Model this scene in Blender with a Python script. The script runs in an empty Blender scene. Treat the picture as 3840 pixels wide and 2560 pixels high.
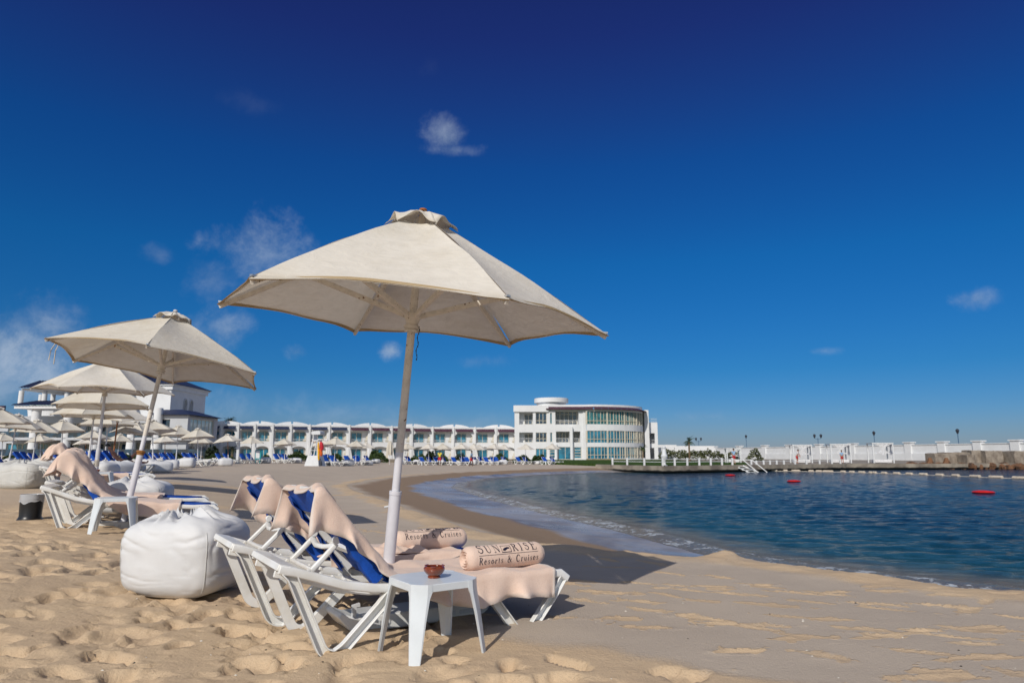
import bpy, math, random
import numpy as np
from mathutils import Vector, Matrix, noise as mnoise
random.seed(7); RNG = np.random.default_rng(7)
S = bpy.context.scene
COL = S.collection
R = math.radians
# ---------------------------------------------------------------- camera
FPX, PITCH, CAMH = 2560.0, math.atan(426/2560.0), 1.2
cam = bpy.data.cameras.new('camera'); camo = bpy.data.objects.new('camera', cam); COL.objects.link(camo)
camo.location = (0, 0, CAMH); camo.rotation_euler = (math.pi/2 + PITCH, 0, 0)
cam.sensor_width = 36; cam.lens = 24.0; cam.clip_start = .05; cam.clip_end = 6000
cam.dof.use_dof = True; cam.dof.focus_distance = 5.6; cam.dof.aperture_fstop = 4.0
S.camera = camo
def at(px, Y, py=1720):
    """world x of picture column px on something standing Y metres ahead"""
    v = py-1280; c, s = math.cos(PITCH), math.sin(PITCH)
    return (px-1920)/(FPX*c+v*s)*Y
def atz(py, Y):
    v = py-1280; c, s = math.cos(PITCH), math.sin(PITCH)
    return CAMH+(FPX*s-v*c)/(FPX*c+v*s)*Y
# ---------------------------------------------------------------- world, sun, exposure
SUNV = Vector((-.52, -1.30, 1.0)).normalized()          # towards the sun
SUN_EL = math.asin(SUNV.z); SUN_AZ = math.atan2(SUNV.x, SUNV.y)
sun = bpy.data.lights.new('sun', 'SUN'); suno = bpy.data.objects.new('sun', sun); COL.objects.link(suno)
sun.energy = 3.5; sun.angle = R(.53); sun.color = (1, .93, .83)
suno.rotation_euler = SUNV.to_track_quat('Z', 'Y').to_euler()
S.view_settings.view_transform = 'Standard'; S.view_settings.look = 'None'
S.view_settings.gamma = 1; S.view_settings.exposure = .0; S.view_settings.use_curve_mapping = False

class NT:
    """small node helper"""
    def __init__(s, tree): s.t = tree; s.n = tree.nodes; s.l = tree.links
    def new(s, typ, **kw):
        nd = s.n.new(typ)
        for k, v in kw.items(): setattr(nd, k, v)
        return nd
    def put(s, sock, v):
        if isinstance(v, bpy.types.NodeSocket): s.l.new(v, sock)
        elif isinstance(v, (tuple, list)) and len(v) == 3 and len(sock.default_value) == 4: sock.default_value = (*v, 1)
        else: sock.default_value = v
    def m(s, op, a, b=None, c=None, clamp=False):
        nd = s.new('ShaderNodeMath', operation=op, use_clamp=clamp)
        s.put(nd.inputs[0], a)
        if b is not None: s.put(nd.inputs[1], b)
        if c is not None: s.put(nd.inputs[2], c)
        return nd.outputs[0]
    def vm(s, op, a, b=None):
        nd = s.new('ShaderNodeVectorMath', operation=op); s.put(nd.inputs[0], a)
        if b is not None: s.put(nd.inputs[1], b)
        return nd.outputs['Value'] if op in ('DOT_PRODUCT', 'LENGTH') else nd.outputs[0]
    def mix(s, f, a, b, bt='MIX'):
        nd = s.new('ShaderNodeMix', data_type='RGBA', blend_type=bt)
        s.put(nd.inputs[0], f); s.put(nd.inputs[6], a); s.put(nd.inputs[7], b); return nd.outputs[2]
    def ss(s, v, lo, hi, a=0., b=1.):
        nd = s.new('ShaderNodeMapRange', interpolation_type='SMOOTHSTEP')
        for i, q in enumerate((v, lo, hi, a, b)): s.put(nd.inputs[i], q)
        return nd.outputs[0]
    def noise(s, vec, scale, detail=3, rough=.5, dist=0):
        nd = s.new('ShaderNodeTexNoise'); s.put(nd.inputs['Vector'], vec)
        nd.inputs['Scale'].default_value = scale; nd.inputs['Detail'].default_value = detail
        nd.inputs['Roughness'].default_value = rough; nd.inputs['Distortion'].default_value = dist
        return nd.outputs[0]
    def mapping(s, vec, sc=(1, 1, 1), rot=(0, 0, 0)):
        nd = s.new('ShaderNodeMapping'); s.put(nd.inputs[0], vec)
        nd.inputs['Scale'].default_value = sc; nd.inputs['Rotation'].default_value = rot; return nd.outputs[0]
    def bump(s, h, strength=.3, dist=.01, normal=None):
        nd = s.new('ShaderNodeBump'); s.put(nd.inputs['Height'], h)
        nd.inputs['Strength'].default_value = strength; nd.inputs['Distance'].default_value = dist
        if normal is not None: s.put(nd.inputs['Normal'], normal)
        return nd.outputs[0]
    def attr(s, name): return s.new('ShaderNodeAttribute', attribute_name=name).outputs['Fac']

world = bpy.data.worlds.new('World'); S.world = world; world.use_nodes = True
W = NT(world.node_tree); world.node_tree.nodes.clear()
sky = W.new('ShaderNodeTexSky', sky_type='NISHITA', sun_disc=False)
sky.sun_elevation = SUN_EL; sky.sun_rotation = SUN_AZ; sky.altitude = 0; sky.air_density = 1.0; sky.dust_density = .3; sky.ozone_density = 3.0
tc = W.new('ShaderNodeTexCoord').outputs['Generated']
# polariser-like deepening of the clear sky: richer blue, darker away from the horizon and the sun
hs = W.new('ShaderNodeHueSaturation'); hs.inputs['Saturation'].default_value = 1.25; hs.inputs['Hue'].default_value = .505
W.l.new(sky.outputs[0], hs.inputs['Color'])
sep = W.new('ShaderNodeSeparateXYZ'); W.l.new(tc, sep.inputs[0])
el = W.m('MAXIMUM', sep.outputs[2], 0.0)
dark = W.new('ShaderNodeValToRGB'); W.l.new(el, dark.inputs[0])
cr = dark.color_ramp
cr.elements[0].position = 0; cr.elements[0].color = (.26, .31, .54, 1)
cr.elements[1].position = .80; cr.elements[1].color = (0.315, 0.125, 0.292, 1)
for p_, c_ in ((.06, (.150, .300, .535)), (.117, (.085, .312, .530)), (.27, (0.059, 0.374, 0.585)), (.40, (0.079, 0.322, 0.568)), (.55, (0.231, 0.198, 0.447))):
    e_ = cr.elements.new(p_); e_.color = (*c_, 1)
skyc = W.mix(1.0, hs.outputs[0], dark.outputs[0], 'MULTIPLY')
def pdir(px, py):
    c, s = math.cos(PITCH), math.sin(PITCH); u, v = px-1920, py-1280
    return Vector((u, FPX*c+v*s, FPX*s-v*c)).normalized()
n1 = W.noise(tc, 9.5, 9, .68, .25); n2 = W.noise(tc, 28.0, 5, .6)
nn = W.m('ADD', W.m('MULTIPLY', W.m('SUBTRACT', n1, .5), 2.3), W.m('MULTIPLY', W.m('SUBTRACT', n2, .5), 1.3))
total = None
for (px, py, rx, ry, a) in ((1670, 510, .044, .036, .5), (1700, 562, .065, .014, .38), (960, 390, .05, .022, .035), (1620, 265, .02, .02, .03),
        (1010, 950, .10, .06, .50), (800, 1050, .05, .045, .26), (850, 1230, .07, .04, .42), (60, 1340, .13, .07, .78), (190, 1225, .07, .04, .50), (90, 1230, .12, .06, .35),
        (160, 1180, .1, .03, .30), (1465, 1315, .024, .02, .75), (1110, 1320, .028, .018, .4), (900, 1560, .16, .05, .28), (1300, 1560, .16, .035, .22), (1650, 1610, .16, .03, .2),
        (30, 1450, .14, .06, .45), (300, 1500, .14, .05, .25), (1500, 1600, .2, .035, .22), (3660, 1120, .032, .018, .42), (3090, 1315, .028, .007, .22), (2650, 1560, .08, .014, .2), (1800, 1355, .06, .015, .16), (600, 960, .03, .02, .2)):
    d = pdir(px, py); e1 = Vector((d.y, -d.x, 0)).normalized(); e2 = e1.cross(d)
    a1 = W.m('DIVIDE', W.vm('DOT_PRODUCT', tc, tuple(e1)), rx); a2 = W.m('DIVIDE', W.vm('DOT_PRODUCT', tc, tuple(e2)), ry)
    rr = W.m('SQRT', W.m('ADD', W.m('MULTIPLY', a1, a1), W.m('MULTIPLY', a2, a2)))
    front = W.m('GREATER_THAN', W.vm('DOT_PRODUCT', tc, tuple(d)), 0.0)
    mk = W.ss(W.m('SUBTRACT', rr, nn), .85, -.45, 0, a)
    mk = W.m('MULTIPLY', mk, front)
    total = mk if total is None else W.m('MAXIMUM', total, mk)
cloudc = W.mix(W.ss(n1, .35, .65), (1.6, 2.3, 3.3), (3.6, 4.3, 5.3))
toward = W.ss(W.vm('DOT_PRODUCT', tc, tuple(SUNV)), -.02, .30)       # unseen sky on the sun's side, brightened as added fill light
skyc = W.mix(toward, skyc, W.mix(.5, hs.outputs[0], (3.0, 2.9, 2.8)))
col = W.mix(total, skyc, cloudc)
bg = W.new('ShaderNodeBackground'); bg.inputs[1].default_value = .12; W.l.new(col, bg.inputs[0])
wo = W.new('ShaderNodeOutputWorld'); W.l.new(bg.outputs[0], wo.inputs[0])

# ---------------------------------------------------------------- materials
MAT = {}
def mat(name, color, rough=.6, spec=.5, var=.12, vscale=6, bump=None, metallic=0, c2=None, transl=0, sheen=0, coat=0, bstr=.3, bdist=.004, edge=None, coords='Object'):
    m = bpy.data.materials.new(name); m.use_nodes = True; t = NT(m.node_tree); t.n.clear()
    out = t.new('ShaderNodeOutputMaterial'); p = t.new('ShaderNodeBsdfPrincipled')
    oc = t.new('ShaderNodeTexCoord').outputs[coords]
    nz = t.noise(oc, vscale, 5, .6)
    c2_ = c2 or tuple(max(0, x*(1-var*2)) for x in color)
    f = t.ss(nz, .35, .7)
    base = t.mix(f, color, c2_)
    if edge: # (colour, threshold, scale) sharp stains or chips
        e = t.m('GREATER_THAN', t.noise(oc, edge[2], 4, .6), edge[1]); base = t.mix(e, base, edge[0])
    t.put(p.inputs['Base Color'], base)
    p.inputs['Roughness'].default_value = rough; p.inputs['Specular IOR Level'].default_value = spec
    p.inputs['Metallic'].default_value = metallic; p.inputs['Coat Weight'].default_value = coat
    if sheen: p.inputs['Sheen Weight'].default_value = sheen
    if bump: t.l.new(t.bump(t.noise(oc, bump, 3, .6), bstr, bdist), p.inputs['Normal'])
    sh = p.outputs[0]
    if transl:
        tr = t.new('ShaderNodeBsdfTranslucent'); t.put(tr.inputs[0], base)
        mx = t.new('ShaderNodeMixShader'); mx.inputs[0].default_value = transl
        t.l.new(sh, mx.inputs[1]); t.l.new(tr.outputs[0], mx.inputs[2]); sh = mx.outputs[0]
    t.l.new(sh, out.inputs[0]); MAT[name] = m; return m
mat('plastic', (.76, .775, .78), .38, .5, .05, 5, bump=60, bstr=.08, c2=(.68, .675, .64))
mat('plastic_table', (.64, .69, .73), .3, .5, .03, 9)
mat('blue_sling', (.012, .085, .46), .75, .2, .15, 20, bump=400, bstr=.3, bdist=.001)
mat('blue_cord', (.01, .12, .42), .7, .2)
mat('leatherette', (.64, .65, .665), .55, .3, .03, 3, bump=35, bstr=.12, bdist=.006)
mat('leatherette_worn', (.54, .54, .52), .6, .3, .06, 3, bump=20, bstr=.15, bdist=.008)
mat('old_paint', (.68, .635, .57), .6, .3, .08, 20, edge=((.16, .09, .045), .66, 30))
mat('pole_paint', (.66, .66, .71), .45, .4, .04, 10, edge=((.3, .24, .2), .74, 24))
mat('pole_far', (.66, .66, .68), .5, .4, .06, 3, edge=((.35, .25, .18), .70, 3))
mat('pole_wood', (.33, .12, .04), .6)
mat('wood_knob', (.42, .14, .035), .4)
mat('dark_wood', (.10, .06, .04), .7)
mat('black_plastic', (.012, .012, .014), .35, .5)
mat('rust', (.30, .13, .03), .8)
mat('chain', (.03, .03, .035), .4, .5, metallic=.6)
mat('black_metal', (.03, .035, .05), .5)
mat('blue_metal', (.05, .12, .22), .5)
mat('silver', (.6, .62, .65), .3, metallic=.8)
mat('ink', (.018, .02, .045), .9, .1, .1, 60)
mat('clay', (.22, .042, .012), .12, .6, .2, 20, coat=.6)
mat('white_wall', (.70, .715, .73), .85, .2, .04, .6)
mat('white_wall_shade', (.50, .52, .55), .85, .2, .05, .5)  # white wall greyed: shade under the hotel eaves put into its colour
mat('cream_frame', (.62, .58, .48), .7, .2)
mat('stone_band', (.30, .25, .18), .9, .1, .15, 1)
mat('cream_lattice', (.66, .61, .50), .8, .1)
mat('curtain', (.80, .81, .83), .9, .1, .05, 4, transl=.3)
mat('roof_blue', (.020, .032, .085), .55, .4, .2, 5)
mat('roof_maroon', (.085, .028, .055), .6, .4, .3, 3)
mat('dark_interior', (.03, .035, .045), .9, .1)
mat('rock_block', (.31, .27, .225), .95, .1, .25, 1.3, bump=6, bstr=.6, bdist=.05, c2=(.17, .14, .115))
mat('rock_brown', (.20, .105, .06), .95, .1, .3, 2, bump=6, bstr=.6, bdist=.05, c2=(.045, .033, .028))
mat('white_paint', (.62, .64, .66), .5, .4, .05, 4)
mat('teal_paint', (.02, .30, .33), .4)
mat('paper', (.75, .77, .78), .8)
mat('red_plastic', (.62, .02, .012), .35, .5)
mat('yellow_plastic', (.80, .42, .01), .45)
mat('orange_cloth', (.62, .11, .015), .8)
mat('red_cloth', (.5, .015, .03), .8)
mat('yellow_cloth', (.72, .60, .06), .85)
mat('lightblue_cloth', (.30, .48, .70), .85)
mat('white_cloth', (.72, .72, .74), .9)
mat('skin_dark', (.11, .05, .03), .6)
mat('skin', (.42, .20, .13), .6)
mat('hair', (.012, .01, .009), .7)
mat('float_cream', (.66, .57, .46), .6, .3, .2, 8)
mat('rope', (.55, .5, .42), .9)
mat('trunk', (.20, .14, .09), .95, .1, .25, 8, bump=14, bstr=.6, bdist=.03)
mat('shell', (.7, .67, .6), .5); mat('pebble', (.04, .035, .03), .7)
mat('lawn_green', (.055, .10, .022), .95, .05, .25, 1.5, bump=30, bstr=.6, bdist=.05)

def leaf_mat(name, a, b):
    m = bpy.data.materials.new(name); m.use_nodes = True; t = NT(m.node_tree); t.n.clear()
    out = t.new('ShaderNodeOutputMaterial'); p = t.new('ShaderNodeBsdfPrincipled')
    ge = t.new('ShaderNodeNewGeometry')
    t.put(p.inputs['Base Color'], t.mix(ge.outputs['Random Per Island'], a, b)); p.inputs['Roughness'].default_value = .6
    tr = t.new('ShaderNodeBsdfTranslucent'); t.put(tr.inputs[0], b); mx = t.new('ShaderNodeMixShader'); mx.inputs[0].default_value = .25
    t.l.new(p.outputs[0], mx.inputs[1]); t.l.new(tr.outputs[0], mx.inputs[2]); t.l.new(mx.outputs[0], out.inputs[0]); MAT[name] = m
leaf_mat('leaf', (.025, .055, .015), (.075, .12, .03)); leaf_mat('leaf_dark', (.012, .025, .01), (.035, .055, .02)); leaf_mat('leaf_olive', (.05, .07, .03), (.16, .17, .08))

def canvas_mat(name, color, c2):
    m = bpy.data.materials.new(name); m.use_nodes = True; t = NT(m.node_tree); t.n.clear()
    out = t.new('ShaderNodeOutputMaterial'); p = t.new('ShaderNodeBsdfPrincipled'); oc = t.new('ShaderNodeTexCoord').outputs['Object']
    stain = t.ss(t.noise(oc, 1.6, 6, .65, .5), .45, .75); fine = t.noise(oc, 9, 4, .6)
    b = t.mix(t.m('MULTIPLY', stain, .75), color, c2); b = t.mix(t.ss(fine, .35, .75, 0, .22), b, tuple(x*.75 for x in c2))
    b = t.mix(t.attr('hem'), b, (.40, .29, .15))
    t.put(p.inputs['Base Color'], b); p.inputs['Roughness'].default_value = .9; p.inputs['Specular IOR Level'].default_value = .15
    wr = t.noise(t.mapping(oc, (3, 3, 9)), 2.2, 4, .55, .8)
    bn = t.bump(wr, .35, .03); bn = t.bump(t.noise(oc, 350, 2), .25, .001, bn)
    t.l.new(bn, p.inputs['Normal'])
    tr = t.new('ShaderNodeBsdfTranslucent'); t.put(tr.inputs[0], b); t.l.new(bn, tr.inputs['Normal'])
    mx = t.new('ShaderNodeMixShader'); mx.inputs[0].default_value = .19
    t.l.new(p.outputs[0], mx.inputs[1]); t.l.new(tr.outputs[0], mx.inputs[2]); t.l.new(mx.outputs[0], out.inputs[0]); MAT[name] = m
canvas_mat('canvas', (.735, .70, .63), (.65, .60, .50))
canvas_mat('canvas_old', (.70, .66, .575), (.60, .54, .43))

def terry_mat():
    m = bpy.data.materials.new('terry'); m.use_nodes = True; t = NT(m.node_tree); t.n.clear()
    out = t.new('ShaderNodeOutputMaterial'); p = t.new('ShaderNodeBsdfPrincipled'); oc = t.new('ShaderNodeTexCoord').outputs['Object']
    f = t.noise(oc, 5, 4, .6); g = t.noise(oc, 160, 2, .7)
    b = t.mix(t.ss(f, .35, .7), (.84, .67, .57), (.80, .62, .515)); b = t.mix(t.ss(g, .4, .75, 0, .25), b, (.52, .31, .21))
    b = t.mix(t.attr('hem'), b, (.74, .66, .60))
    t.put(p.inputs['Base Color'], b); p.inputs['Roughness'].default_value = 1; p.inputs['Specular IOR Level'].default_value = .05
    p.inputs['Sheen Weight'].default_value = .35
    bn = t.bump(t.noise(t.mapping(oc, (1, 1, 1)), 14, 4, .6, .5), .35, .012); bn = t.bump(g, .5, .003, bn); t.l.new(bn, p.inputs['Normal'])
    tr = t.new('ShaderNodeBsdfTranslucent'); t.put(tr.inputs[0], (.75, .38, .18)); mx = t.new('ShaderNodeMixShader'); mx.inputs[0].default_value = .16
    t.l.new(p.outputs[0], mx.inputs[1]); t.l.new(tr.outputs[0], mx.inputs[2]); t.l.new(mx.outputs[0], out.inputs[0]); MAT['terry'] = m
terry_mat()

def glass_mat(name, a, b, rough=.08):
    m = bpy.data.materials.new(name); m.use_nodes = True; t = NT(m.node_tree); t.n.clear()
    out = t.new('ShaderNodeOutputMaterial'); p = t.new('ShaderNodeBsdfPrincipled'); oc = t.new('ShaderNodeTexCoord').outputs['Object']
    t.put(p.inputs['Base Color'], t.mix(t.ss(t.noise(oc, .9, 3), .38, .62), a, b)); p.inputs['Roughness'].default_value = rough
    p.inputs['Specular IOR Level'].default_value = .8
    t.l.new(p.outputs[0], out.inputs[0]); MAT[name] = m
glass_mat('glass_teal', (.004, .10, .17), (.015, .20, .32)); glass_mat('glass_dark', (.008, .02, .04), (.012, .06, .12)); glass_mat('glass_green', (.006, .09, .11), (.02, .17, .20))
glass_mat('glass_pale', (.35, .5, .52), (.5, .63, .64))
def liner_mat():
    m = bpy.data.materials.new('bin_liner_film'); m.use_nodes = True; t = NT(m.node_tree); t.n.clear()
    out = t.new('ShaderNodeOutputMaterial'); p = t.new('ShaderNodeBsdfPrincipled'); p.inputs['Base Color'].default_value = (.6, .62, .66, 1); p.inputs['Roughness'].default_value = .25
    tr = t.new('ShaderNodeBsdfTransparent'); mx = t.new('ShaderNodeMixShader'); mx.inputs[0].default_value = .35
    t.l.new(p.outputs[0], mx.inputs[1]); t.l.new(tr.outputs[0], mx.inputs[2]); t.l.new(mx.outputs[0], out.inputs[0]); MAT['liner'] = m
liner_mat()
def concrete_mat():
    m = bpy.data.materials.new('quay_concrete'); m.use_nodes = True; t = NT(m.node_tree); t.n.clear()
    out = t.new('ShaderNodeOutputMaterial'); p = t.new('ShaderNodeBsdfPrincipled'); oc = t.new('ShaderNodeNewGeometry').outputs['Position']
    sp = t.new('ShaderNodeSeparateXYZ'); t.l.new(oc, sp.inputs[0])
    b = t.mix(t.ss(t.noise(oc, .5, 5, .65), .35, .65), (.33, .29, .235), (.17, .145, .12))
    # undercut shade painted dark just above the water
    wl = t.ss(t.m('ADD', sp.outputs[2], t.m('MULTIPLY', t.noise(oc, 1.3, 4), .25)), -.10, -.02)
    b = t.mix(wl, (.012, .013, .012), b); t.put(p.inputs['Base Color'], b); p.inputs['Roughness'].default_value = .9
    t.l.new(t.bump(t.noise(oc, 7, 4), .4, .03), p.inputs['Normal']); t.l.new(p.outputs[0], out.inputs[0]); MAT['quay_concrete'] = m
concrete_mat()

# ---------------------------------------------------------------- mesh builder
class MB:
    def __init__(s): s.v = []; s.f = []; s.a = []
    def add(s, vs, fs, att=None):
        n = len(s.v); s.v += [tuple(p) for p in vs]; s.f += [tuple(i+n for i in f) for f in fs]
        s.a += (list(att) if att is not None else [0.0]*len(vs)); return s
    def box(s, c, d, rz=0, M=None):
        hx, hy, hz = d[0]/2, d[1]/2, d[2]/2
        vs = [Vector((x*hx, y*hy, z*hz)) for x in (-1, 1) for y in (-1, 1) for z in (-1, 1)]
        Rm = Matrix.Rotation(rz, 3, 'Z') if M is None else M
        vs = [Rm @ v + Vector(c) for v in vs]
        return s.add(vs, [(0, 1, 3, 2), (4, 6, 7, 5), (0, 4, 5, 1), (2, 3, 7, 6), (0, 2, 6, 4), (1, 5, 7, 3)])
    def bx(s, x0, x1, y0, y1, z0, z1): return s.box(((x0+x1)/2, (y0+y1)/2, (z0+z1)/2), (abs(x1-x0), abs(y1-y0), abs(z1-z0)))
    def prism(s, poly, y0, y1, O=(0, 0, 0), X=(1, 0, 0), Y=(0, 1, 0), Z=(0, 0, 1)):
        """poly in (X,Z) plane, pushed along Y"""
        O, X, Y, Z = map(Vector, (O, X, Y, Z)); n = len(poly)
        vs = [O+X*p[0]+Z*p[1]+Y*y0 for p in poly]+[O+X*p[0]+Z*p[1]+Y*y1 for p in poly]
        return s.add(vs, [tuple(range(n)), tuple(range(2*n-1, n-1, -1))]+[(i, i+n, (i+1) % n+n, (i+1) % n) for i in range(n)])
    def sweep(s, path, sec, up=(0, 1, 0), caps=True, scale=None):
        """sec: points (a,b), a along normal in plane, b along up vector"""
        P = [Vector(p) for p in path]; n = len(P); k = len(sec); vs = []; up = Vector(up)
        for i, p in enumerate(P):
            t = (P[min(i+1, n-1)]-P[max(i-1, 0)]).normalized()
            nr = t.cross(up)
            if nr.length < 1e-5: nr = t.cross(Vector((1, 0, 0)))
            nr.normalize(); b = nr.cross(t).normalized()
            # mitre
            m = 1.0
            if 0 < i < n-1:
                c = (P[i+1]-p).normalized().dot((p-P[i-1]).normalized()); m = 1/max(.5, math.sqrt((1+max(-.9, c))/2))
            q = scale[i] if scale else 1
            vs += [p+nr*(a*m*q)+b*(bb*q) for a, bb in sec]
        fs = [(i*k+j, i*k+(j+1) % k, (i+1)*k+(j+1) % k, (i+1)*k+j) for i in range(n-1) for j in range(k)]
        if caps: fs += [tuple(range(k-1, -1, -1)), tuple((n-1)*k+j for j in range(k))]
        return s.add(vs, fs)
    def tube(s, path, r, n=8, scale=None, caps=True):
        sec = [(r*math.cos(2*math.pi*i/n), r*math.sin(2*math.pi*i/n)) for i in range(n)]
        P = [Vector(p) for p in path]; d = (P[-1]-P[0]); up = Vector((0, 0, 1)) if abs(d.normalized().z) < .9 else Vector((0, 1, 0))
        return s.sweep(path, sec, up, caps, scale)
    def lathe(s, prof, n=24, O=(0, 0, 0), sx=1, sy=1):
        O = Vector(O); k = len(prof); vs = []
        for i in range(n):
            a = 2*math.pi*i/n
            vs += [O+Vector((r*math.cos(a)*sx, r*math.sin(a)*sy, z)) for r, z in prof]
        fs = [(i*k+j, ((i+1) % n)*k+j, ((i+1) % n)*k+j+1, i*k+j+1) for i in range(n) for j in range(k-1)]
        if prof[0][0] > 1e-4: fs.append(tuple(i*k for i in range(n-1, -1, -1)))
        if prof[-1][0] > 1e-4: fs.append(tuple(i*k+k-1 for i in range(n)))
        return s.add(vs, fs)
    def grid(s, nu, nv, fn, att=None, closed_u=False):
        vs = [fn(i/(nu if closed_u else nu-1), j/(nv-1)) for i in range(nu) for j in range(nv)]
        aa = [att(i/(nu-1), j/(nv-1)) for i in range(nu) for j in range(nv)] if att else None
        fs = [(i*nv+j, ((i+1) % nu)*nv+j, ((i+1) % nu)*nv+j+1, i*nv+j+1) for i in range(nu if closed_u else nu-1) for j in range(nv-1)]
        return s.add(vs, fs, aa)
    def mesh(s, name, m, smooth=35):
        me = bpy.data.meshes.new(name); me.from_pydata(s.v, [], s.f); me.materials.append(MAT[m]); me.validate(); me.update()
        if any(s.a):
            at_ = me.attributes.new('hem', 'FLOAT', 'POINT')
            if len(at_.data) == len(s.a): at_.data.foreach_set('value', s.a)
        if smooth:
            me.polygons.foreach_set('use_smooth', [True]*len(me.polygons)); me.set_sharp_from_angle(angle=R(smooth))
        return me
    def build(s, name, m, parent=None, smooth=35, bevel=0, solid=0, sub=0):
        o = bpy.data.objects.new(name, s.mesh(name, m, smooth)); COL.objects.link(o)
        if parent: o.parent = parent
        if solid:
            q = o.modifiers.new('solid', 'SOLIDIFY'); q.thickness = solid; q.offset = 0
        if bevel:
            q = o.modifiers.new('bevel', 'BEVEL'); q.width = bevel; q.segments = 2; q.limit_method = 'ANGLE'; q.angle_limit = R(40)
        if sub:
            q = o.modifiers.new('sub', 'SUBSURF'); q.levels = sub; q.render_levels = sub
        return o
def empty(name, loc=(0, 0, 0), rz=0, M=None):
    o = bpy.data.objects.new(name, None); COL.objects.link(o); o.empty_display_size = .2
    if M is not None: o.matrix_world = M
    else: o.location = loc; o.rotation_euler = (0, 0, rz)
    return o
def tag(o, label=None, cat=None, group=None, kind=None):
    if label: o['label'] = label
    if cat: o['category'] = cat
    if group: o['group'] = group
    if kind: o['kind'] = kind
    return o
KIDS = {}
def copy_tree(o, M=None, label=None, group=None):
    c = o.copy(); COL.objects.link(c)
    if M is not None: c.matrix_world = M
    if label: c['label'] = label
    if group: c['group'] = group
    for ch in [x for x in COL.objects if x.parent == o] if o.name not in KIDS else KIDS[o.name]:
        d = ch.copy(); COL.objects.link(d); d.parent = c
        gk = KIDS.get(ch.name)
        for g in (gk if gk is not None else [x for x in COL.objects if x.parent == ch]):
            e = g.copy(); COL.objects.link(e); e.parent = d
    return c
def remember(o):
    KIDS[o.name] = [x for x in COL.objects if x.parent == o]
    for ch in KIDS[o.name]: KIDS[ch.name] = [x for x in COL.objects if x.parent == ch]
ORD = ['first', 'second', 'third', 'fourth', 'fifth', 'sixth', 'seventh', 'eighth', 'ninth', 'tenth', 'eleventh', 'twelfth', 'thirteenth', 'fourteenth', 'fifteenth', 'sixteenth', 'seventeenth', 'eighteenth', 'nineteenth', 'twentieth', 'twenty-first', 'twenty-second', 'twenty-third', 'twenty-fourth', 'twenty-fifth', 'twenty-sixth']
def rect(w, h, r=0):
    if not r: return [(-w/2, -h/2), (w/2, -h/2), (w/2, h/2), (-w/2, h/2)]
    o = []
    for cx, cy, a0 in ((w/2-r, -h/2+r, -90), (w/2-r, h/2-r, 0), (-w/2+r, h/2-r, 90), (-w/2+r, -h/2+r, 180)):
        for k in range(3): a = R(a0+45*k); o.append((cx+r*math.cos(a), cy+r*math.sin(a)))
    return o
# ---------------------------------------------------------------- terrain
WL = -.45                                                    # water level
CREST = np.array([(11, -6), (7.5, 2.0), (4.69, 6.54), (3.96, 7.15), (3.49, 7.87), (2.7, 8.66), (2.08, 8.8), (1.33, 9.35), (.3, 10.2), (-.53, 11.6), (-1.4, 13.7), (-2.74, 17.2), (-4.14, 20.9),
                  (-5.58, 24.75), (-6.9, 29), (-7.3, 35), (-6.9, 40.5), (-4.36, 51.6), (1.99, 64.7), (10.9, 75), (14, 78), (60, 110), (400, 300)], float)
SHORE = np.array([(13, -6), (9.2, 4.2), (5.95, 8.35), (5.0, 9.2), (4.35, 10.0), (3.35, 11.4), (2.9, 13.2), (2.28, 15.8), (1.29, 18.8), (-.18, 23.9), (-1.86, 30.4), (-3.15, 36), (-3.3, 42), (-2.31, 50.2), (1.83, 59.7),
                  (7.1, 66.0), (10.45, 68.1), (18, 72), (60, 96), (400, 250)], float)
def pdist(x, y, P):
    best = np.full(x.shape, 1e9)
    for a, b in zip(P[:-1], P[1:]):
        d = b-a; L = (d**2).sum(); t = np.clip(((x-a[0])*d[0]+(y-a[1])*d[1])/L, 0, 1)
        best = np.minimum(best, np.hypot(x-a[0]-t*d[0], y-a[1]-t*d[1]))
    return best
def inside(x, y, P):
    Q = np.vstack([P, [(900, 250), (900, -60), (13, -60)]]); r = np.zeros(x.shape, bool)
    for a, b in zip(Q, np.roll(Q, -1, 0)):
        with np.errstate(divide='ignore', invalid='ignore'):
            r ^= ((a[1] > y) != (b[1] > y)) & (x < (b[0]-a[0])*(y-a[1])/(b[1]-a[1]+1e-12)+a[0])
    return r
_lat = RNG.random((256, 256))
def vnoise(x, y, sc=1.0, ox=0.0):
    x = x*sc+ox+100; y = y*sc+ox*1.7+100; xi = np.floor(x).astype(int); yi = np.floor(y).astype(int); fx = x-xi; fy = y-yi
    fx = fx*fx*(3-2*fx); fy = fy*fy*(3-2*fy); g = lambda a, b: _lat[a % 256, b % 256]
    return (g(xi, yi)*(1-fx)+g(xi+1, yi)*fx)*(1-fy)+(g(xi, yi+1)*(1-fx)+g(xi+1, yi+1)*fx)*fy
def fbm(x, y, sc, o=4, ox=0.0):
    r = 0; a = .5
    for i in range(o): r = r+a*(vnoise(x, y, sc*2**i, ox+i*13.7)-.5); a *= .5
    return r
def sst(v, a, b): t = np.clip((v-a)/(b-a), 0, 1); return t*t*(3-2*t)
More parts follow.
